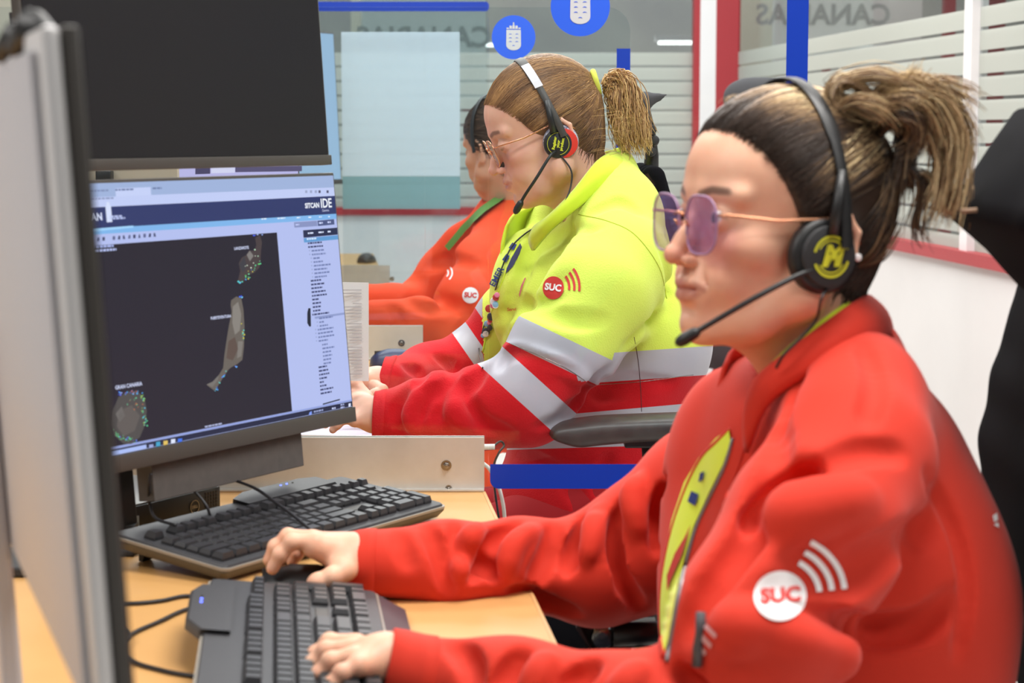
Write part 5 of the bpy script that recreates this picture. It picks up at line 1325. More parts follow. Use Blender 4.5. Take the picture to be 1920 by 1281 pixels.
# ---- headset
def headset(Mh, parent, R, cup_mats, label, px_boom, band_tilt=0.0, pad='black', print_fn=None, bandmat='black', cup_r=.031, side=-1, pad_dx=0.0, cups=(-1, 1), top=.1305, cz=-.030, cx_=-.002):
    e = empty('headset', tuple(Mh.translation), 0, label, 'headset')
    # band: an arch over the head in the plane of the ears
    pts = []
    for k in range(33):
        a = math.pi * k / 32; y = -.0955 * math.cos(a); z = -.022 + (top + .022) * math.sin(a) ** .82; x = .012 + band_tilt * math.sin(a)
        pts.append(Mh @ Vector((x, y, z)))
    m = MB(); rings = []
    fw = (Mh.to_3x3() @ Vector((1, 0, 0))).normalized()
    for k, p in enumerate(pts):
        t = (pts[min(k + 1, 32)] - pts[max(k - 1, 0)]).normalized(); nn = fw.cross(t).normalized(); w_ = .0072 if 6 < k < 26 else .0055; th = .0022
        rings.append([p + fw * w_ + nn * th * .4, p + fw * w_ * .6 + nn * th, p - fw * w_ * .6 + nn * th, p - fw * w_ + nn * th * .4, p - fw * w_ - nn * th * .4, p - fw * w_ * .6 - nn * th, p + fw * w_ * .6 - nn * th, p + fw * w_ - nn * th * .4])
    m.loft(rings); m.build('headband', M[bandmat], e, True, True, auto=50)
    ny = (Mh.to_3x3() @ Vector((0, side, 0))).normalized()
    for sd in cups:
        nv = (Mh.to_3x3() @ Vector((0, sd, 0))).normalized()
        c = Mh @ Vector((cx_, sd * .074, cz)); m = MB()
        m.disc(c + (Mh.to_3x3() @ Vector((pad_dx, 0, 0))), nv, cup_r * R, .012, 40, .005); m.build('ear_cushion', cup_mats[0], e, True, True, auto=50)
        m = MB(); m.disc(c + nv * .0125, nv, cup_r * .80 * R, .005, 40, .002); m.build('ear_cup', cup_mats[1], e, True, True, auto=40)
        m = MB(); k0 = 4 if sd == -1 else 28
        q0 = pts[k0]; q1 = Mh @ Vector((cx_, sd * .0925, cz + .020)); m.tube([q0, q0 * .5 + q1 * .5 + nv * .002, q1], [.0048, .0055, .0060], 10); m.build('slider_arm', M['black'], e, True, True)
    return e, Mh @ Vector((cx_, side * .0920, cz)), ny, pts
hs1, hub, ny1, bp1 = headset(H1, w1, 1.12, (M['black'], M['black2']), 'black headset with a yellow round emblem on its ear cup, on the person in red', None, band_tilt=-.014)
def boom(e, p, tip_r=.005):
    m = MB(); m.tube(spline(p, 24), .0026, 10); m.build('microphone_arm', M['black'], e, True, True)
    d = (p[-1] - p[-2]).normalized(); m = MB(); q = p[-1]
    m.tube([q - d * .012, q - d * .008, q + d * .004, q + d * .010, q + d * .013], [.0028, .0052, .0060, .0048, .002], 14); m.build('microphone', M['black'], e, True, True)
boom(hs1, [hub + Vector((-.008, 0, -.010)), P(1500, 515, 1.755), P(1420, 556, 1.745), P(1340, 602, 1.745), P(1290, 632, 1.75)])
# emblem disc: yellow ring and angular mark
def disc_layers(c, nrm, R, parent, mt_, name, mark='M', dz=.0004, twist=0.0, lean=None):
    nrm = nrm.normalized(); upv = (Vector((0, 0, 1)) - nrm * nrm.z).normalized(); rt = upv.cross(nrm).normalized() * -1
    rt = rt if rt.x > 0 else -rt
    ct, stt = math.cos(twist), math.sin(twist); r2 = rt * ct + upv * stt; u2 = upv * ct - rt * stt
    m = MB(); bm = m.bm
    def add(v, f):
        vs = [bm.verts.new(c + nrm * dz + r2 * a * R + u2 * b * R) for a, b in v]
        for q in f:
            try: bm.faces.new([vs[i] for i in q])
            except ValueError: pass
    if mark == 'M':
        add(*arc2d(.92, .12, 20, 165, 24)); add(*arc2d(.92, .12, 200, 345, 24))
        v, f = flat_text('M', 1.25, .09, .3); add(v, f)
        add(*arc2d(.74, .07, 210, 330, 16)); add(*arc2d(.74, .07, 30, 150, 16))
    else:
        add(*arc2d(.95, .035, -160, 160, 40))
        for i, t in enumerate(mark):
            v, f = flat_text(t, .34, .016); add([(a, b + (.34 - .34 * i)) for a, b in v], f)
    return m.build(name, mt_, parent, False, True)
disc_layers(hub + ny1 * .0008, ny1, .0195, hs1, M['yelprint'], 'emblem')
cab = [hub + Vector((-.002, .006, -.030)), P(1540, 560, 1.755), P(1530, 600, 1.77), P(1500, 635, 1.765), P(1470, 665, 1.76), P(1455, 690, 1.765)]
m = MB(); m.tube(spline(cab, 30), .0014, 8); m.build('cord', M['black'], hs1, True, True)
m = MB(); c = H1 @ Vector((.030, -.086, -.030)); m.disc(c, ny1, .0035, .003, 16, .001); o = m.build('ear_stud', M['whiteprint'], w1, True, True)

# ---- glasses
def glasses(Mh, parent, label, rim, temple, lens, round_=True, dz=0.0, drop=0.0, w=.0255, hgt=.0235, rr=.0013):
    e = empty('glasses', tuple(Mh.translation), 0, label, 'glasses'); R3 = Mh
    for y in (-1, 1):
        c = Vector((-.106, y * .033, -.006 + dz)); pts = []
        for k in range(41):
            a = 2 * math.pi * k / 40; sq = 1 + (.05 * math.cos(4 * a + math.pi) if round_ else .07 * math.cos(4 * a + math.pi))
            yy = w * math.cos(a) * sq; zz = hgt * math.sin(a) * sq * (1 if math.sin(a) > 0 else 1.12)
            pts.append(Vector((c.x + abs(yy + y * .006) * .12 - .0 + zz * -.05, c.y + yy, c.z + zz)))
        m = MB(); m.tube([R3 @ p for p in pts], rr, 8); m.build('rim', rim, e, True, True)
        m = MB(); ring = [R3 @ p for p in pts[:-1]]; ring2 = [R3 @ (p + Vector((.0012, 0, 0))) for p in pts[:-1]]; m.loft([ring, ring2]); m.build('lens', lens, e, False, True)
        hx = Vector((c.x + .004, y * (.033 + w * .98), c.z + .008))
        m = MB(); m.tube([R3 @ hx, R3 @ (hx + Vector((.004, y * .010, .001))), R3 @ Vector((-.05, y * .079, hx.z - .002)), R3 @ Vector((.005, y * .0835, .004)), R3 @ Vector((.022, y * .083, .003)), R3 @ Vector((.036, y * .080, -.018))], .0013, 8); m.build('temple_arm', temple, e, True, True)
        m = MB(); m.tube([R3 @ Vector((-.107, y * .010, -.004 + dz)), R3 @ Vector((-.102, y * .0085, -.010 + dz))], .0012, 8); m.build('nose_pad_arm', temple, e, True, True)
    m = MB(); m.tube([R3 @ Vector((-.1075, -.009, .001 + dz)), R3 @ Vector((-.1095, 0, .003 + dz)), R3 @ Vector((-.1075, .009, .001 + dz))], .0014, 8); m.build('bridge', temple, e, True, True)
    return e
glasses(H1, w1, 'large lilac tinted glasses with thin gold arms, worn by the person in red', M['lensrim'], M['gold'], M['lens'], w=.0275, hgt=.0262, rr=.0010)
# ================================================================= person in the yellow and red fleece, at the second desk
def tricolour(name, red, yel, grey):
    t = MT(name); b = t.n('ShaderNodeBsdfPrincipled'); b.inputs['Sheen Weight'].default_value = .12; b.inputs['Specular IOR Level'].default_value = .2
    def gt(attr):
        a = t.n('ShaderNodeAttribute', attribute_name=attr); g = t.n('ShaderNodeMath', operation='GREATER_THAN'); g.inputs[1].default_value = 0; t.l(a, 'Fac', g, 0); return g
    gy, gg = gt('yellow'), gt('grey')
    m1 = t.n('ShaderNodeMix', data_type='RGBA'); m1.inputs[6].default_value = lin(red); m1.inputs[7].default_value = lin(yel); t.l(gy, 0, m1, 0)
    m2 = t.n('ShaderNodeMix', data_type='RGBA'); m2.inputs[7].default_value = lin(grey); t.l(m1, 2, m2, 6); t.l(gg, 0, m2, 0); t.l(m2, 2, b, 'Base Color')
    mr = t.n('ShaderNodeMapRange'); mr.inputs[3].default_value = .9; mr.inputs[4].default_value = .35; t.l(gg, 0, mr, 0); t.l(mr, 0, b, 'Roughness')
    tc = t.n('ShaderNodeTexCoord'); nz = t.n('ShaderNodeTexNoise', i_Scale=420.0, i_Detail=3.0); t.l(tc, 'Object', nz, 'Vector')
    inv = t.n('ShaderNodeMapRange'); inv.inputs[3].default_value = .55; inv.inputs[4].default_value = .05; t.l(gg, 0, inv, 0)
    bp = t.n('ShaderNodeBump'); bp.inputs['Distance'].default_value = .0016; t.l(inv, 0, bp, 'Strength'); t.l(nz, 0, bp, 'Height'); t.l(bp, 0, b, 'Normal'); t.l(b, 0, t.out, 0)
    return t.m
M['fleece'] = tricolour('yellow_red_fleece_with_grey_tape', 'cc1420', 'e0f262', 'b8b6c0')
w2 = empty('person', tuple(P(1120, 1180, 3.26)), 0, 'person in a yellow and red fleece with grey bands, hair in a ponytail, looking down', 'person')
H2 = head_matrix(P(1022, 238, 3.26), 7, 22, 0, .95)
N2 = P(1120, 390, 3.28)
hp2, hf2, ha2, HF2 = make_head(H2, N2, closed=True, chub=.011, neck_r=(.058, .064), nose=.9)
# hands, folded over each other on the papers
Yn, Yf = 3.00, 3.28
wn = P(702, 778, Yn); wf = P(706, 716, Yf - .02)
fN = hand_mesh(P(560, 850, Yn - .08), P(770, 690, Yn + .14) + Vector((0, 0, .02)),
    [(P(760, 775, Yn), wn, .028, .026), (wn, P(668, 745, Yn + .05), .024, .014), (wn, P(664, 760, Yn + .03), .024, .015), (wn, P(662, 775, Yn + .005), .022, .014), (wn, P(666, 786, Yn - .02), .019, .013)],
    [([P(668, 742, Yn + .05), P(642, 738, Yn + .055), P(624, 748, Yn + .055), P(610, 764, Yn + .055)], .0088, .0068),
     ([P(664, 756, Yn + .03), P(636, 754, Yn + .03), P(616, 766, Yn + .03), P(604, 782, Yn + .03)], .0090, .0068),
     ([P(662, 772, Yn + .005), P(638, 770, Yn + .005), P(620, 782, Yn + .005), P(610, 796, Yn + .005)], .0086, .0066),
     ([P(666, 786, Yn - .02), P(646, 786, Yn - .022), P(632, 796, Yn - .022), P(624, 806, Yn - .022)], .0078, .0060),
     ([P(688, 745, Yn + .04), P(668, 722, Yn + .06), P(652, 722, Yn + .075), P(640, 728, Yn + .08)], .0105, .0078)])
np_ = fN.mesh()
fF = hand_mesh(P(590, 790, Yf - .12), P(770, 650, Yf + .10) + Vector((0, 0, .02)),
    [(P(752, 709, 3.325), wf, .022, .022), (wf, P(676, 714, Yf - .055), .022, .014), (wf, P(672, 710, Yf - .03), .022, .014), (wf, P(672, 708, Yf), .022, .0135), (wf, P(676, 708, Yf + .02), .019, .012)],
    [([P(676, 712, Yf - .055), P(654, 716, Yf - .06), P(640, 728, Yf - .06), P(630, 740, Yf - .06)], .0086, .0066),
     ([P(672, 706, Yf - .03), P(648, 708, Yf - .03), P(634, 720, Yf - .03), P(624, 734, Yf - .03)], .0088, .0067),
     ([P(672, 704, Yf), P(650, 706, Yf), P(636, 718, Yf), P(628, 730, Yf)], .0084, .0065),
     ([P(676, 704, Yf + .02), P(660, 706, Yf + .024), P(648, 716, Yf + .024), P(640, 726, Yf + .024)], .0076, .0060),
     ([P(704, 724, Yf - .06), P(716, 732, Yf - .09), P(704, 740, Yf - .10), P(690, 742, Yf - .105)], .0105, .0078)])
fp_ = fF.mesh()
s2L, e2L = P(1165, 500, 3.10), P(985, 748, 2.97)
s2R, e2R = P(1035, 500, 3.44), P(896, 672, 3.49)
K = Field((-.36, 2.80, .60), (.52, 3.72, 1.26), .0042)
K.ell(P(1140, 590, 3.28), (.125, .150, .170), .04); K.ell(P(1150, 440, 3.28), (.085, .135, .085), .04)
K.ell(P(1125, 760, 3.27), (.165, .175, .150), .05); K.ell(P(1120, 930, 3.27), (.175, .190, .120), .05)
K.ell(P(998, 560, 3.32), (.072, .10, .12), .04); K.ell(P(1200, 640, 3.24), (.12, .14, .12), .04)
K.tube([s2L, P(1120, 560, 3.03), P(1060, 650, 2.99), e2L], [.072, .078, .076, .070], .035)
K.tube([e2L, P(900, 765, 2.98), P(820, 768, 2.98), P(728, 780, Yn)], [.066, .058, .052, .040], .03)
K.tube([s2R, P(955, 600, 3.48), e2R], [.064, .056, .052], .03)
K.tube([e2R, P(800, 700, 3.42), P(725, 716, Yf - .01)], [.056, .046, .036], .03)
K.tube([P(1135, 330, 3.28), P(1160, 400, 3.20), s2L], [.056, .060, .070], .04); K.tube([P(1110, 350, 3.30), P(1060, 430, 3.40), s2R], [.052, .058, .068], .04)
f2 = K.fold
for pix, r, d in (([(975, 500), (1000, 470), (1060, 440), (1120, 430)], .014, -.006), ([(960, 560), (1010, 580), (1070, 600), (1130, 600)], .016, -.008), ([(930, 600), (985, 575), (1050, 560)], .012, -.006),
                  ([(1010, 430), (990, 490), (960, 560), (935, 640)], .012, -.010), ([(1230, 440), (1255, 520), (1230, 590), (1170, 650)], .010, -.007), ([(1240, 560), (1215, 610), (1180, 650)], .016, .006),
                  ([(946, 650), (1000, 668), (1060, 690), (1100, 715)], .012, .009), ([(940, 690), (960, 660), (1020, 680), (1080, 700)], .010, -.008), ([(905, 690), (880, 720), (840, 740), (815, 790)], .014, -.010),
                  ([(840, 720), (800, 745), (780, 790)], .012, -.009), ([(870, 745), (900, 790), (960, 815)], .014, -.008), ([(760, 735), (745, 770), (750, 805)], .010, -.006), ([(860, 730), (850, 770), (880, 800)], .012, .008),
                  ([(790, 740), (770, 780), (780, 810)], .010, .006), ([(1120, 720), (1180, 715), (1260, 720)], .012, -.005), ([(1050, 780), (1120, 740), (1200, 735)], .016, -.010), ([(820, 670), (850, 690), (840, 715)], .010, -.006), ([(760, 690), (790, 700), (780, 720)], .010, -.005),
                  ([(1110, 400), (1160, 380), (1200, 400)], .010, -.004), ([(1085, 440), (1060, 500), (1020, 540)], .020, .007), ([(1000, 860), (1060, 900), (1100, 960)], .014, -.008), ([(1140, 860), (1120, 920)], .014, -.006)):
    f2(pix, r, d, .010)
f2([(1145, 690), (1105, 725), (1062, 782), (1010, 800)], .010, -.010, .008)
K.noise_fold(.0016, .10, 8)
c_ = P(703, 778, Yn); cut_beyond(K, c_, (-1, 0, .05), c_ - Vector((.12, .10, .10)), c_ + Vector((.02, .10, .10)))
c2_ = P(712, 718, Yf); cut_beyond(K, c2_, (-1, 0, .25), c2_ - Vector((.12, .10, .07)), c2_ + Vector((.02, .12, .12)))
K.cone(c_ + Vector((-.02, 0, 0)), c_ + Vector((.012, 0, 0)), .031, .031, .002, 's'); K.cone(c2_ + Vector((-.02, 0, 0)), c2_ + Vector((.012, 0, 0)), .028, .028, .002, 's')
K.cone(N2 + Vector((.01, 0, -.01)), P(1075, 280, 3.27), .062, .070, .012, 's')
kp, kf = K.mesh(smooth=2); kb = bvh_of(kp, kf)
px, py = proj(kp)
near = segdist(kp, [s2L, P(1120, 560, 3.03), P(1060, 650, 2.99), e2L, P(900, 765, 2.98), P(728, 780, Yn)]); torso = np.abs(kp[:, 1] - 3.27)
is_near = (near < .088) & (kp[:, 1] < 3.14) & ((px < 1150) | (py < 600)); farseg = segdist(kp, [s2R, P(955, 600, 3.48), e2R, P(725, 716, Yf)])
is_far = (farseg < .082) & (px < 905) & (kp[:, 1] > 3.22) & ~is_near
d1 = (px - 985) * -.43 + (py - 598) * .90; d2 = (px - 944) * -.67 + (py - 652) * .74; k_ = .0009
g_near = np.maximum(np.minimum(d1, 54 - d1), np.minimum(d2, 55 - d2)); y_near = -d1
sl = -.07 * (px - 1115); top = py - (664 + sl); g_t = np.maximum(np.minimum(top, 54 - top), np.minimum(py - (782 - .09 * (px - 1010)), (842 - .03 * (px - 1010)) - py)); y_t = -top
d3 = (px - 867) * -.82 + (py - 596) * .57; g_f = np.maximum(np.minimum(d3, 32 - d3), np.minimum(d3 + 78, -30 - d3)); y_f = -78 - d3
gr = np.where(is_near, g_near, np.where(is_far, g_f, g_t)) * k_; ye = np.where(is_near, y_near, np.where(is_far, y_f, y_t)) * k_
link('jacket', raw_mesh('jacket', kp, kf, {'grey': gr, 'yellow': ye}), M['fleece'], w2, True, True)
M['redfleece'] = mat('red_fleece_hem', 'cc1420', .9, bump=(420, .5, .0016))
cuff('cuff', kb, c_, (1, 0, -.05), w2, M['redfleece']); cuff('cuff', kb, c2_, (1, 0, -.25), w2, M['redfleece'])
tf2 = Field((-.34, 2.85, .34), (.40, 3.66, 1.25), .008)
tf2.ell(P(1140, 600, 3.28), (.10, .13, .17), .03); tf2.ell(P(1120, 860, 3.27), (.14, .16, .16), .04); tf2.cone(s2L, s2R, .04, .04, .04); tf2.cone(N2, P(1110, 380, 3.27), .05, .04, .02)
tf2.tube([s2L, e2L, P(760, 778, Yn)], [.04, .03, .024], .02); tf2.tube([s2R, e2R, P(760, 712, Yf - .02)], [.04, .03, .024], .02)
inside(tf2, K, .012); t2 = tf2.mesh()
pts, faces = join_raw([(hp2, hf2), np_, fp_, t2]); n0 = len(hp2); nt = len(pts) - n0
link('body', raw_mesh('body', pts, faces, {k: np.concatenate([v, np.full(nt, .05)]) for k, v in ha2.items()}), M['skin2'], w2, True, True)
# seated lap and legs in red trousers
T = Field((-.22, 3.0, .02), (.50, 3.56, .74), .007)
for dy in (-.10, .10):
    T.tube([P(1150, 960, 3.27 + dy), (-.06, 3.27 + dy, .53), (-.09, 3.27 + dy, .30), (-.08, 3.27 + dy, .06)], [.095, .075, .058, .048], .03)
    T.ell((-.13, 3.27 + dy, .045), (.11, .04, .04), .02)
T.ell(P(1140, 1000, 3.27), (.16, .18, .11), .04)
q = T.mesh(); link('trousers', raw_mesh('trousers', *q), mat('dark_red_trouser_cloth', 'a8101c', .85), w2, True, True)
sheet('collar', [P(1000, 470, 3.22), P(1035, 430, 3.165), P(1090, 385, 3.15), P(1150, 340, 3.18), P(1190, 325, 3.27), P(1170, 330, 3.36), P(1100, 370, 3.40), P(1010, 430, 3.40), P(960, 470, 3.34), P(950, 520, 3.30)],
      [P(1002, 425, 3.21), P(1030, 405, 3.17), P(1075, 360, 3.16), P(1120, 305, 3.18), P(1150, 285, 3.27), P(1125, 292, 3.35), P(1060, 340, 3.38), P(1000, 385, 3.38), P(965, 402, 3.34), P(950, 425, 3.30)], .006, M['hivis'], w2, curl=.008)
suc(kb, 1038, 540, 21.5, 8, w2, M['redprint'], M['whiteprint'], M['redprint'], 'sleeve_logo', .92, maxy=3.3, a0=0, a1=50)
L = []
for quad in ([(962, 456), (970, 460), (964, 470), (955, 466)], [(951, 477), (957, 481), (950, 493), (943, 488)]): L.append((poly(quad), IDENT, 0, 1.5))
L.append((poly([(976, 457), (978, 463), (972, 480), (962, 500), (949, 514), (951, 504), (960, 484)]), IDENT, 1, 1.2))
v, f = flat_text('EMER', 16, .4); a = math.radians(-62); L.append(((v, f), aff(934, 520, math.cos(a), math.sin(a), math.sin(a), -math.cos(a)), 0, 2))
v, f = flat_text('Servi', 9, .1); L.append(((v, f), aff(960, 580, 1, 0, 0, -1), 2, 1))
L.append((poly([(984, 522), (987, 521), (980, 540), (975, 558), (974, 552), (978, 535)]), IDENT, 3, 1))
drape_obj('chest_print', kb, L, [M['navy'], mat('dark_print', '34345c', .7), M['redprint'], mat('pink_print', 'd06a78', .7)], w2, lift=.0012, cell=4)
surf_tube('zipper', kb, [(975, 450), (955, 495), (935, 545), (918, 600), (905, 660)], .0016, M['hivis'], w2)
surf_tube('shoulder_seam', kb, [(1085, 402), (1140, 415), (1190, 440), (1235, 500), (1250, 560)], .0009, mat('olive_seam_thread', 'b4c232', .8), w2, lift=.0002)
surf_tube('side_seam', kb, [(1189, 632), (1197, 680), (1201, 725), (1203, 772)], .0005, M['black2'], w2, lift=.0004)
for nm, pix in (('tape_seam', [(948, 641), (1000, 662), (1060, 690), (1108, 722)]), ('tape_seam', [(1115, 722), (1200, 716), (1300, 703)])):
    surf_tube(nm, kb, pix, .0005, M['steel'], w2, lift=.0004)
# badge cord with small ornaments
def bead(m, px_, py_, r):
    p = on(kb, px_, py_, .006)
    if p: m.disc(p, (0, -1, 0), r, .004, 14, .001)
e = empty('badge_lanyard', tuple(P(915, 600, 3.2)), 0, 'badge cord with small pink and white ornaments hanging on the yellow fleece', 'lanyard')
rg = random.Random(3)
for c, nm in (('e880a8', 'pink_charm'), ('f4f0f2', 'white_charm'), ('c43a3c', 'red_charm'), ('3a3440', 'dark_charm'), ('88b4d8', 'blue_charm')):
    for k in range(3):
        m = MB(); y_ = rg.uniform(552, 640); bead(m, 928 - (y_ - 552) * .24 + rg.uniform(-5, 6), y_, rg.uniform(.0035, .0075))
        if len(m.bm.verts): m.build(nm, mat(nm, c, .5), e, True, True)
        else: m.bm.free()
lp_ = [on(kb, x, y, .007) for x, y in ((1008, 424), (985, 438), (960, 462), (942, 500), (930, 540), (918, 575), (905, 620), (898, 655), (905, 690))]
lp_ = [p for p in lp_ if p]; m = MB(); m.tube(spline(lp_, 40), .0013, 8); m.build('cord', M['black'], e, True, True)
# ---- hair
M['hair2'] = hairmat('honey_brown_hair', [(0, '543a26'), (.35, '8a6442'), (.65, 'bc905c'), (1, 'ecc888')])
c2p, c2f = hair_cap(H2, .97, plane=((-.074, 0, .064), (-.88, 0, -.47)), h=.003)
cap2 = bvh_of(*join_raw([(hp2, hf2), (c2p, c2f)])); C2 = H2 @ Vector((.012, 0, .012))
def st2(rg):
    u = rg.random()
    if u < .6:
        a = rg.uniform(-1.6, 1.6); y = .073 * math.sin(a); z = .006 + .068 * math.cos(a); return (-.077 - .53 * (z - .064) + .19 * abs(y) + rg.uniform(-.003, .016), y, z)
    if u < .85: return (rg.uniform(.028, .085), rg.choice((-1, -1, 1)) * rg.uniform(.02, .080), rg.uniform(-.088, .015))
    a = rg.uniform(-1.5, 1.5); return (rg.uniform(-.03, .06), .08 * math.sin(a), .03 + .08 * math.cos(a))
def tone2(rg, s0, seg):
    y = math.atan2(s0[1], s0[2] + .02); b = .34 + .16 * math.sin(y * 14) + rg.uniform(-.16, .2) - (.12 if s0[2] < -.02 else 0)
    return [max(0, min(1, b + .10 * i / seg)) for i in range(seg)]
TIE2 = (.104, -.012, .036)
st = swept(cap2, C2, H2, st2, TIE2, 3600, .0008, tone2, lift=(-.0003, .0018), seg=14, jit=.03, tie_r=.007)
tB = lambda rg: min(1, max(.1, rg.gauss(.66, .17)))
tq = H2 @ Vector(TIE2); YT = tq.y
for keys, n, jx, sd in (([(1136, 158, YT), (1150, 142, YT), (1170, 150, YT), (1182, 190, YT), (1192, 240, YT), (1200, 285, YT)], 300, 9, 1), ([(1138, 160, YT), (1152, 165, YT), (1162, 205, YT), (1172, 250, YT), (1190, 290, YT)], 260, 9, 2), ([(1138, 165, YT), (1148, 185, YT), (1156, 220, YT), (1168, 262, YT), (1178, 285, YT)], 180, 8, 3),
                        ([(1136, 156, YT), (1156, 140, YT), (1182, 158, YT), (1196, 205, YT), (1206, 255, YT), (1210, 292, YT)], 200, 7, 4)):
    st += world_st(keys, n, jx, .010, .0012, tB, seg=22, seed=sd + 70, curl=.0040)
for q in range(26):
    rg = random.Random(90 + q); x = rg.uniform(1100, 1160); y = rg.uniform(200, 300)
    st += world_st([(x, y, YT - .05), (x + 25, y - 4, YT - .05), (x + 50 + rg.uniform(-10, 30), y + rg.uniform(-16, 18), YT - .05)], 1, 3, .02, .0003, tB, seed=q, seg=8)
hr2 = link('hair', raw_mesh('hair', c2p, c2f, {'tone': np.full(len(c2p), .22)}), M['hair2'], w2, True, True)
strands_mesh('hair_strands', st, M['hair2'], hr2)
m = MB(); tc_ = H2 @ Vector((.109, -.012, .038)); dr = (P(1152, 150, YT) - P(1110, 162, YT)).normalized(); u = dr.orthogonal().normalized(); w = dr.cross(u)
m.tube([tc_ + (u * math.cos(a) + w * math.sin(a)) * .0185 for a in [2 * math.pi * k / 24 for k in range(25)]], .0048, 10); m.build('hair_tie', mat('yellow_hair_tie', 'd4d854', .8), hr2, True, True)
# ---- headset and glasses
M['navyknit'] = mat('navy_white_knit', '4a5078', .8, noise=(420, 'e4e2e8', 1.0)); M['redfoam'] = mat('red_foam', 'd83020', .7); M['label'] = mat('pale_label', 'cfcdd2', .4)
hs2, hub2, ny2, bp2 = headset(H2, w2, .93, (M['navyknit'], M['black']), 'dark headset with a red and blue ear cushion, worn by the ponytailed person', None, band_tilt=-.012, bandmat='bezel', top=.124, pad_dx=.007)
m = MB(); m.disc(hub2 - ny2 * .0052 + Vector((.009, 0, .001)), ny2, .0235, .0040, 36, .001); m.build('red_pad', M['redfoam'], hs2, True, True, auto=40)
disc_layers(hub2 + ny2 * .0008, ny2, .0185, hs2, M['yelprint'], 'lettering', mark=('Register', 'your', 'product'), twist=math.radians(80))
boom(hs2, [hub2 + Vector((-.004, 0, -.012)), P(1030, 295, 3.165), P(1005, 335, 3.16), P(985, 365, 3.165), P(972, 388, 3.17)])
m = MB(); m.tube(spline([hub2 + Vector((.004, 0, -.018)), P(1071, 320, 3.17), P(1070, 350, 3.165), P(1060, 378, 3.155), P(1050, 396, 3.15)], 24), .0014, 8); m.build('cord', M['black'], hs2, True, True)
m = MB(); seg_ = bp2[6:12]; fwd = (H2.to_3x3() @ Vector((1, 0, 0))).normalized()
m.loft([[p + fwd * .0068 - ny2 * .0 + (p - C2).normalized() * .0026, p - fwd * .0068 + (p - C2).normalized() * .0026, p - fwd * .0068 + (p - C2).normalized() * .0034, p + fwd * .0068 + (p - C2).normalized() * .0034] for p in seg_]); m.build('pale_label', M['label'], hs2, False, True)
M['lens2'] = clear('clear_lens', 'eef0f4', 1.6, milk=.04, milkcol='a8b4f0')
glasses(H2, w2, 'thin gold framed glasses worn by the ponytailed person', M['gold'], M['gold'], M['lens2'], w=.0265, hgt=.0235, rr=.0009)
# paper held upright and the things under the hands
e = None; a = P(640, 715, 3.02); b = P(690, 530, 3.02)
m = MB(); m.prism([(b.x, 3.02, a.z), (b.x + .001, 3.02, b.z), (a.x - .10, 3.05, b.z), (a.x - .10, 3.05, a.z)], (0, .0006, 0)); o = m.build('paper_sheet', M['paper']); tag(o, 'white printed sheet held upright in front of the hands of the person in yellow', 'paper')
m = MB(); rg = random.Random(2)
for k in range(26):
    z = b.z - .012 - k * .0052
    if k in (3, 9, 16): continue
    x1 = b.x - .010; L_ = rg.uniform(.012, .03); m.box(x1 - L_, x1, 3.0188, 3.0194, z, z + .0012)
m.build('print_lines', M['greyline'], o, False, True)
g0 = G(700, 806, DZ + .0005); m = MB(); m.prism([tuple(g0 + Vector(v)) for v in ((-.20, -.05, 0), (.005, -.07, 0), (.0, .12, 0), (-.20, .14, 0))], (0, 0, .0006)); o = m.build('paper_sheet', mat('pale_lilac_paper', 'e4def4', .6)); tag(o, 'white sheet lying flat under the wrist of the person in yellow', 'paper')  # sheet in one even pale lilac tone
e = empty('keyboard', tuple(G(620, 812, DZ)), 0, 'dark keyboard half hidden between the lit monitor and the second desk hands', 'keyboard')
kc = G(598, 812, DZ + .001); Mk = Matrix.Translation(Vector((kc.x - .06, 2.90, DZ + .0025))) @ Matrix.Rotation(math.radians(-6), 4, 'Z')
m = MB(); m.loft([[Mk @ Vector(p) for p in ((-.22, -.07, 0), (.11, -.07, 0), (.135, -.03, 0), (.11, .07, 0), (-.22, .07, 0))], [Mk @ Vector(p) for p in ((-.21, -.062, .022), (.10, -.062, .022), (.12, -.03, .016), (.10, .062, .022), (-.21, .062, .022))]]); m.build('base', M['black'], e, False, True)
for i in range(14):
    for j in range(4):
        m = MB(); x, y = -.20 + i * .0205, -.052 + j * .026; m.box(x, x + .018, y, y + .022, .0222, .028); mesh_at(m, Mk).build('key', M['key'], e, False, True)
# ================================================================= person in orange, at the third desk, seen from behind the shoulder
w3 = empty('person', tuple(P(960, 760, 4.85)), 0, 'person in an orange red jacket, face turned away, at the third desk', 'person')
H3 = head_matrix(P(936, 272, 4.85), -50, 14, 0, .97)
N3 = P(955, 395, 4.88)
hp3, hf3, ha3, HF3 = make_head(H3, N3, h=.0026, neck_r=(.056, .060))
M['orangecloth'] = mat('orange_red_softshell', 'e8502a', .75, spec=.2, noise=(5, 'd83c22', .6)); M['green'] = mat('green_strap', '5c8a3c', .7)
s3L, e3L = P(905, 500, 4.66), P(850, 640, 4.50); s3R, e3R = P(880, 470, 5.02), P(790, 565, 5.05)
Q = Field((-.62, 4.28, .62), (.40, 5.28, 1.14), .0065)
Q.ell(P(975, 520, 4.86), (.13, .17, .16), .05); Q.ell(P(985, 640, 4.86), (.16, .19, .14), .05); Q.ell(P(960, 420, 4.88), (.09, .13, .06), .04)
Q.tube([s3L, P(875, 570, 4.56), e3L], [.070, .070, .062], .03); Q.tube([e3L, P(790, 596, 4.46), P(700, 590, 4.45)], [.058, .045, .036], .03)
Q.tube([s3R, P(840, 510, 5.05), e3R], [.070, .068, .058], .03); Q.tube([e3R, P(740, 565, 4.98), P(680, 560, 4.95)], [.052, .042, .036], .03)
Q.tube([N3, s3L], [.055, .065], .04); Q.tube([N3, s3R], [.055, .065], .04)
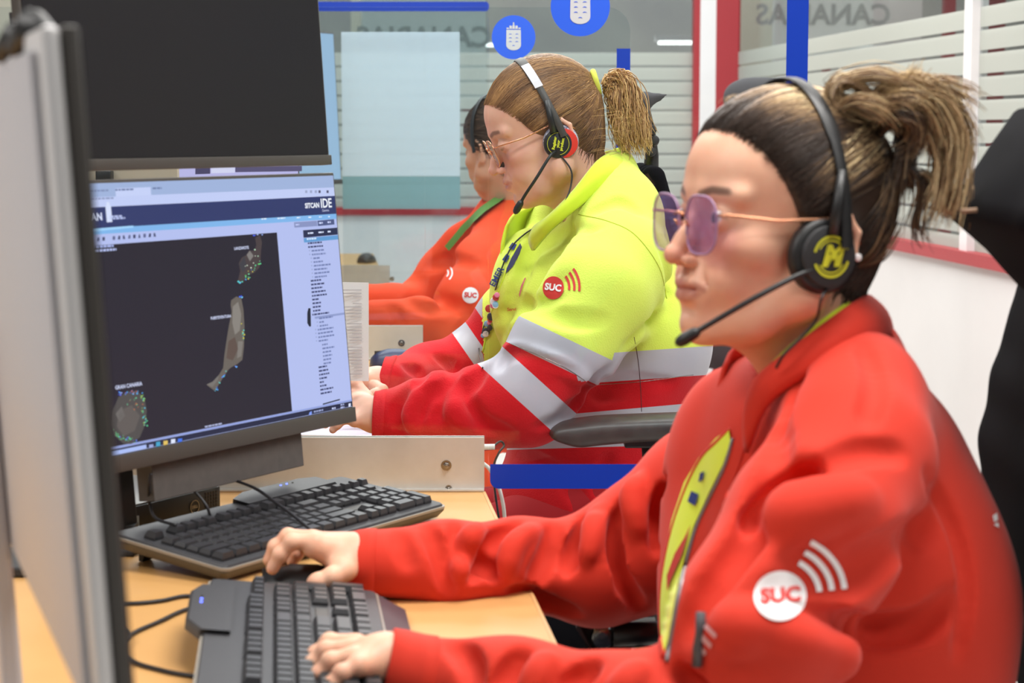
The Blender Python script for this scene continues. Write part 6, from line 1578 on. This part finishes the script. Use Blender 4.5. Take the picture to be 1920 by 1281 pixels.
for pix, r, d in (([(800, 500), (850, 490), (900, 500)], .02, -.012), ([(820, 560), (870, 580), (900, 620)], .016, -.010), ([(760, 560), (800, 580), (850, 575)], .014, -.008), ([(730, 575), (745, 600), (735, 620)], .012, -.006), ([(880, 600), (860, 640), (870, 680)], .016, -.010)): Q.fold(pix, r, d, .012)
Q.noise_fold(.004, .13, 5); Q.cone(N3 + Vector((.01, 0, .02)), P(945, 330, 4.85), .056, .064, .012, 's')
qp, qf = Q.mesh(smooth=2); qb = bvh_of(qp, qf); link('jacket', raw_mesh('jacket', qp, qf), M['orangecloth'], w3, True, True)
tf3 = Field((-.60, 4.30, .40), (.40, 5.26, 1.14), .012)
tf3.ell(P(975, 520, 4.86), (.10, .14, .14), .04); tf3.ell(P(985, 700, 4.86), (.12, .15, .16), .04); tf3.cone(N3, P(960, 470, 4.88), .05, .05, .03); tf3.tube([s3L, e3L, P(720, 590, 4.45)], [.04, .03, .022], .03); tf3.tube([s3R, e3R, P(700, 562, 4.95)], [.04, .03, .022], .03)
inside(tf3, Q, .016); t3 = tf3.mesh()
hh = []
for wx, yy in ((P(690, 590, 4.45), 4.45), (P(672, 560, 4.95), 4.95)):
    f = Field(wx - Vector((.17, .07, .05)), wx + Vector((.06, .07, .05)), .003)
    f.cone(tuple(wx + Vector((.05, 0, 0))), tuple(wx - Vector((.02, 0, 0))), .024, .022, .01)
    for k in range(4):
        y_ = -.028 + k * .018; f.cone(tuple(wx - Vector((.02, 0, 0))), tuple(wx + Vector((-.075, y_, 0))), .019, .013, .008)
        f.tube([tuple(wx + Vector(v)) for v in ((-.075, y_, 0), (-.108, y_ * 1.1, -.004), (-.128, y_ * 1.1, -.018), (-.137, y_ * 1.1, -.032))], [.0095, .0088, .0080, .0070], .003)
    f.tube([tuple(wx + Vector(v)) for v in ((-.02, -.024, -.004), (-.055, -.048, -.010), (-.082, -.052, -.018))], [.012, .010, .008], .004)
    hh.append(f.mesh())
pts, faces = join_raw([(hp3, hf3)] + hh + [t3]); n0 = len(hp3); nt = len(pts) - n0
link('body', raw_mesh('body', pts, faces, {k: np.concatenate([v, np.full(nt, .05)]) for k, v in ha3.items()}), M['skin3'], w3, True, True)
L = []
for a, b in (([(838, 462), (870, 425), (905, 392), (942, 366)], [(846, 470), (878, 434), (912, 402), (948, 376)]),): L.append((poly(a + b[::-1]), IDENT, 0, 2))
drape_obj('neck_strap', qb, L, [M['green']], w3, lift=.004, cell=6)
suc(qb, 882, 554, 15, 4, w3, M['whiteprint'], M['redprint'], M['whiteprint'], 'sleeve_logo', 1.0, arcs=False)
drape_obj('chest_logo', qb, [(arc2d(1, .28, -50, 40), aff(832, 512, 9, 0, 0, -9), 0, 1), (arc2d(1.8, .28, -50, 40), aff(832, 512, 9, 0, 0, -9), 0, 1)], [M['whiteprint']], w3, cell=4)
M['hair3'] = hairmat('dark_brown_hair', [(0, '2c2019'), (.5, '4e3a2c'), (1, '7c6248')])
c3p, c3f = hair_cap(H3, .98, h=.0036); cap3 = bvh_of(*join_raw([(hp3, hf3), (c3p, c3f)])); C3 = H3 @ Vector((.012, 0, .012))
st = swept(cap3, C3, H3, st2, (.10, 0, .0), 1300, .0011, lambda rg, s0, seg: [min(1, max(0, rg.gauss(.3, .2)))] * seg, lift=(-.0003, .002), seg=12, jit=.04, tie_r=.012)
hr3 = link('hair', raw_mesh('hair', c3p, c3f, {'tone': np.full(len(c3p), .15)}), M['hair3'], w3, True, True); strands_mesh('hair_strands', st, M['hair3'], hr3)
hs3, hub3, ny3, bp3 = headset(H3, w3, .95, (M['black'], M['black2']), 'dark headset on the head of the person in orange', None, cups=(1,))
T = Field((-.15, 4.55, .02), (.42, 5.15, .68), .012)
for dy in (-.10, .10):
    T.tube([P(985, 760, 4.86 + dy), (-.16 + .05, 4.86 + dy, .53), (-.10, 4.86 + dy, .30), (-.09, 4.86 + dy, .06)], [.09, .07, .058, .048], .03)
T.ell(P(1000, 780, 4.86), (.15, .17, .10), .04); link('trousers', raw_mesh('trousers', *T.mesh()), M['orangecloth'], w3, True, True)

# ================================================================= swivel chairs
M['padgrey'] = mat('worn_dark_grey_armrest', '3c3836', .42, noise=(40, '55504c', .6))
def office_chair(x, y, yaw, label, scale=1.0, mm='fabricblack', seat_z=.46, shape=None, armp=True, deepback=.24):
    """sitter faces local -X"""
    e = empty('office_chair', (x, y, 0), yaw, label, 'office chair', 'swivel chairs')
    def F_(lo, hi, h): return Field(lo, hi, h)
    f = F_((-.30, -.30, seat_z - .12), (.32, .30, seat_z + .04), .008); f.box((0, 0, seat_z - .04), (.24, .24, .035), .02, rnd=.03); f.ell((.02, 0, seat_z - .03), (.22, .22, .045), .02)
    link('seat', raw_mesh('seat', *f.mesh()), M[mm], e, True)
    f = F_((deepback - .12, -.30, seat_z + .02), (deepback + .22, .30, seat_z + .60), .008)
    for z, dx, wy in ((.10, .02, .19), (.20, .0, .21), (.32, .0, .215), (.44, .025, .20), (.54, .05, .16)): f.ell((deepback + dx + .03, 0, seat_z + z), (.035, wy, .13), .08)
    link('backrest', raw_mesh('backrest', *f.mesh()), M[mm], e, True)
    m = MB(); m.tube([(.0, 0, seat_z - .09), (.20, 0, seat_z - .09), (deepback + .09, 0, seat_z + .05), (deepback + .10, 0, seat_z + .30)], [.022, .02, .018, .016], 10); m.build('back_bar', M['black2'], e, True)
    m = MB(); m.tube([(0, 0, .10), (0, 0, seat_z - .075)], .026, 16); m.build('gas_column', M['steel'], e, True)
    for k in range(5):
        a = 2 * math.pi * k / 5 + .3; m = MB(); m.tube([(0, 0, .105), (.15 * math.cos(a), .15 * math.sin(a), .10), (.29 * math.cos(a), .29 * math.sin(a), .078)], [.028, .022, .016], 10); lg = m.build('leg', M['black2'], e, True)
        m = MB(); c = Vector((.29 * math.cos(a), .29 * math.sin(a), .028)); m.disc(c - Vector((-math.sin(a), math.cos(a), 0)) * .02, (-math.sin(a), math.cos(a), 0), .0275, .04, 20, .004); m.build('caster', M['black'], lg, True)
    return e
# chair of the person in red
def wpt(e, p): return e.matrix_world.inverted() @ p
ch1 = office_chair(.36, 1.87, 0, 'black high backed chair behind the person in the red jacket', deepback=.10)
for o in [o for o in bpy.data.objects if o.parent == ch1 and o.name.split('.')[0] == 'backrest']: bpy.data.objects.remove(o)
o1 = Vector((.36, 1.87, 0))
def loc1(p): return tuple(Vector(p) - o1)
f = Field((.06, -.30, .46), (.50, .32, 1.42), .006)
yb = 1.90
pts_ = [P(2040, 1330, yb), P(2010, 1130, yb), P(1985, 990, yb), P(1980, 870, yb), P(2000, 750, yb), P(2030, 650, yb), P(2040, 560, yb)]
for off in [k_ * .026 for k_ in range(-6, 7)]:
    c = abs(off) * .12
    f.tube([loc1(p + Vector((c * .0, off, 0))) for p in pts_], [.030, .034, .028, .028, .026, .024], .03)
link('backrest', raw_mesh('backrest', *f.mesh(smooth=2)), M['fabricblack'], ch1, True)
wing = [(1796, 397), (1812, 366), (1842, 326), (1880, 268), (1925, 205), (1990, 190), (2010, 380), (1990, 560), (1935, 540), (1905, 508), (1872, 470), (1838, 440), (1808, 414)]
wp = [P(x - 26, y, 1.93) - o1 for x, y in wing]; cc = sum(wp, Vector()) / len(wp); m = MB()
m.loft([[Vector((p.x + (cc.x - p.x) * k_, y_ - o1.y, p.z + (cc.z - p.z) * k_)) for p in wp] for y_, k_ in ((1.93, .12), (1.925, .03), (1.91, 0), (1.78, .02), (1.67, .06), (1.655, .10), (1.65, .18))])
hd_ = m.build('headrest', M['fabricblack'], ch1, True)
m = MB(); m.tube([loc1(P(1960, 330, 1.93)), loc1(P(1975, 520, 1.94)), loc1(P(1965, 700, 1.94))], .012, 10); m.build('headrest_stem', M['black2'], ch1, True)
m = MB(); a = loc1(P(1802, 396, 1.775)); b = loc1(P(1832, 394, 1.773)); m.tube([a, b], .0022, 8); m.build('seam_piping', mat('tan_piping', '8a6e58', .7), ch1, True)
# far arm bracket of that chair, seen under the sleeve
yb = 2.13
m = MB(); c = [P(x, y, yb) - o1 for x, y in ((1084, 1168), (1118, 1178), (1232, 1172), (1232, 1213), (1180, 1215), (1128, 1226), (1100, 1215), (1088, 1190))]
m.prism([tuple(p) for p in c], (0, .035, 0)); m.build('arm_bracket', M['black2'], ch1, False)
m = MB(); m.tube([P(1150, 1190, yb - .012) - o1, P(1250, 1187, yb - .012) - o1], .013, 14); m.build('arm_bar', M['black'], ch1, True)
m = MB(); m.disc(P(1129, 1192, yb) - o1, (0, -1, 0), .0125, .012, 32, .003); m.disc(P(1129, 1192, yb - .012) - o1, (0, -1, 0), .0075, .002, 24, .001); m.disc(P(1129, 1192, yb - .014) - o1, (0, -1, 0), .004, .001, 6); m.build('arm_bolt', M['steel'], ch1, True, auto=30)
m = MB(); a = P(1205, 1215, yb + .02) - o1; m.box(a.x - .012, a.x + .012, a.y - .012, a.y + .012, .38, a.z, bev=.003); m.build('arm_post', M['steel'], ch1, False)
m = MB(); m.box(a.x - .012, a.x + .10, a.y - .20, a.y + .012, .385, .405); m.build('arm_carrier', M['black2'], ch1, False)
m = MB(); m.prism([tuple(P(x, y, yb - .01) - o1) for x, y in ((1084, 1168), (1095, 1190), (1112, 1225), (1125, 1240), (1098, 1205), (1080, 1180))], (0, .02, 0)); m.build('bracket_cover', M['chairgrey'], ch1, False)

# chair of the ponytailed person: headrest and back behind the collar, armrest over the blue band
ch2 = office_chair(.24, 3.30, 0, 'black chair with a narrow headrest and a grey armrest, under the ponytailed person', mm='fabricblack', seat_z=.47, deepback=.06)
o2_ = Vector((.24, 3.30, 0)); l2 = lambda p: Vector(p) - o2_
for o in [o for o in bpy.data.objects if o.parent == ch2 and o.name.split('.')[0] == 'backrest']: bpy.data.objects.remove(o)
yb = 3.44
f = Field((-.12, -.16, .46), (.28, .42, 1.32), .005)
for off in [k_ * .02 for k_ in range(-5, 6)]:
    v = Vector((0, off, 0))
    f.tube([tuple(l2(P(x, y, yb) + v)) for x, y in ((1185, 196), (1205, 189), (1226, 184), (1241, 179))], [.018, .013, .007, .003], .006)
    f.cone(tuple(l2(P(1190, 195, yb) + v)), tuple(l2(P(1200, 215, yb) + v)), .017, .010, .01)
link('headrest', raw_mesh('headrest', *f.mesh(smooth=2)), M['chairgrey'], ch2, True)
f = Field((-.12, -.16, .46), (.28, .42, 1.20), .006)
for off in (-.16, -.08, 0, .08, .16):
    v = Vector((0, off, 0)); f.tube([tuple(l2(P(x, y, yb) + v)) for x, y in ((1212, 330), (1222, 400), (1240, 520), (1262, 640), (1280, 760), (1275, 860))], [.022, .030, .030, .030, .030, .026], .02)
link('backrest', raw_mesh('backrest', *f.mesh(smooth=2)), M['fabricblack'], ch2, True)
m = MB(); m.tube([l2(P(x, y, 3.44)) for x, y in ((1208, 205), (1218, 240), (1222, 290), (1220, 330))], [.010, .009, .012, .014], 12); m.build('headrest_stem', M['black'], ch2, True)
for x, y in ((1221, 245), (1226, 265), (1220, 285)):
    m = MB(); m.disc(l2(P(x, y, 3.425)), (0, -1, .2), .009, .012, 16, .003); m.build('adjuster_knob', M['black2'], ch2, True)
yb = 2.94
top_ = [(1029, 808), (1034, 799), (1050, 791), (1080, 786), (1130, 781), (1200, 778), (1285, 775)]; bot_ = [(1029, 812), (1036, 819), (1056, 828), (1090, 836), (1125, 832), (1200, 826), (1285, 822)]
tt = spline([(x, y, 0) for x, y in top_], 26); bb = spline([(x, y, 0) for x, y in bot_], 26); m = MB(); rings = []
for k in range(26):
    a, b = l2(P(tt[k].x, tt[k].y, yb)), l2(P(bb[k].x, bb[k].y, yb)); hz, cz_ = (a.z - b.z) / 2, (a.z + b.z) / 2; wd = .042 * min(1, .35 + k * .12) if k else .010
    ring = []
    for q in range(20):
        an = 2 * math.pi * q / 20; c_q, s_q = math.cos(an), math.sin(an); ring.append(Vector(((a.x + b.x) / 2, a.y + wd * math.copysign(abs(c_q) ** .6, c_q), cz_ + hz * math.copysign(abs(s_q) ** .7, s_q))))
    rings.append(ring)
m.loft(rings); m.build('armrest', M['padgrey'], ch2, True)
m = MB(); a = l2(P(1207, 815, yb)); m.box(a.x - .03, a.x + .06, a.y - .02, a.y + .02, a.z - .018, a.z - .001, bev=.003); m.build('armrest_plate', M['black'], ch2, False)
m = MB(); m.tube([a - Vector((-.01, 0, .01)), a - Vector((-.016, 0, .07)), a + Vector((.02, .0, -.20)), a + Vector((.04, .02, -.36)), Vector((.02, -.19, .40))], [.014, .015, .016, .018, .018], 12); m.build('armrest_post', M['black2'], ch2, True)
m = MB(); m.tube([Vector((.02, -.19, .40)), Vector((.0, 0, .385))], .018, 10); m.build('arm_carrier', M['black2'], ch2, True)
# empty chair by the corner, only the top of its back shows
ch3 = office_chair(P(1430, 300, 5.6).x - .135, 5.5, math.radians(60), 'empty grey chair standing by the red corner post, behind the blue edged divider', mm='chairgrey', seat_z=.50)
o3_ = Matrix.Translation((P(1430, 300, 5.6).x - .135, 5.5, 0)) @ Matrix.Rotation(math.radians(60), 4, 'Z')
f = Field((.12, -.20, .98), (.40, .20, 1.45), .007); zt_ = P(1430, 145, 5.6).z
for y_, dz in ((-.045, -.004), (0, 0), (.045, -.004)): f.ell((.27, y_, zt_ - .050 + dz), (.035, .062, .052), .03)
link('headrest', raw_mesh('headrest', *f.mesh(smooth=2)), M['chairgrey'], ch3, True)
m = MB(); m.tube([(.29, 0, zt_ - .06), (.315, 0, 1.15), (.30, 0, .95)], .012, 10); m.build('headrest_stem', M['black2'], ch3, True)
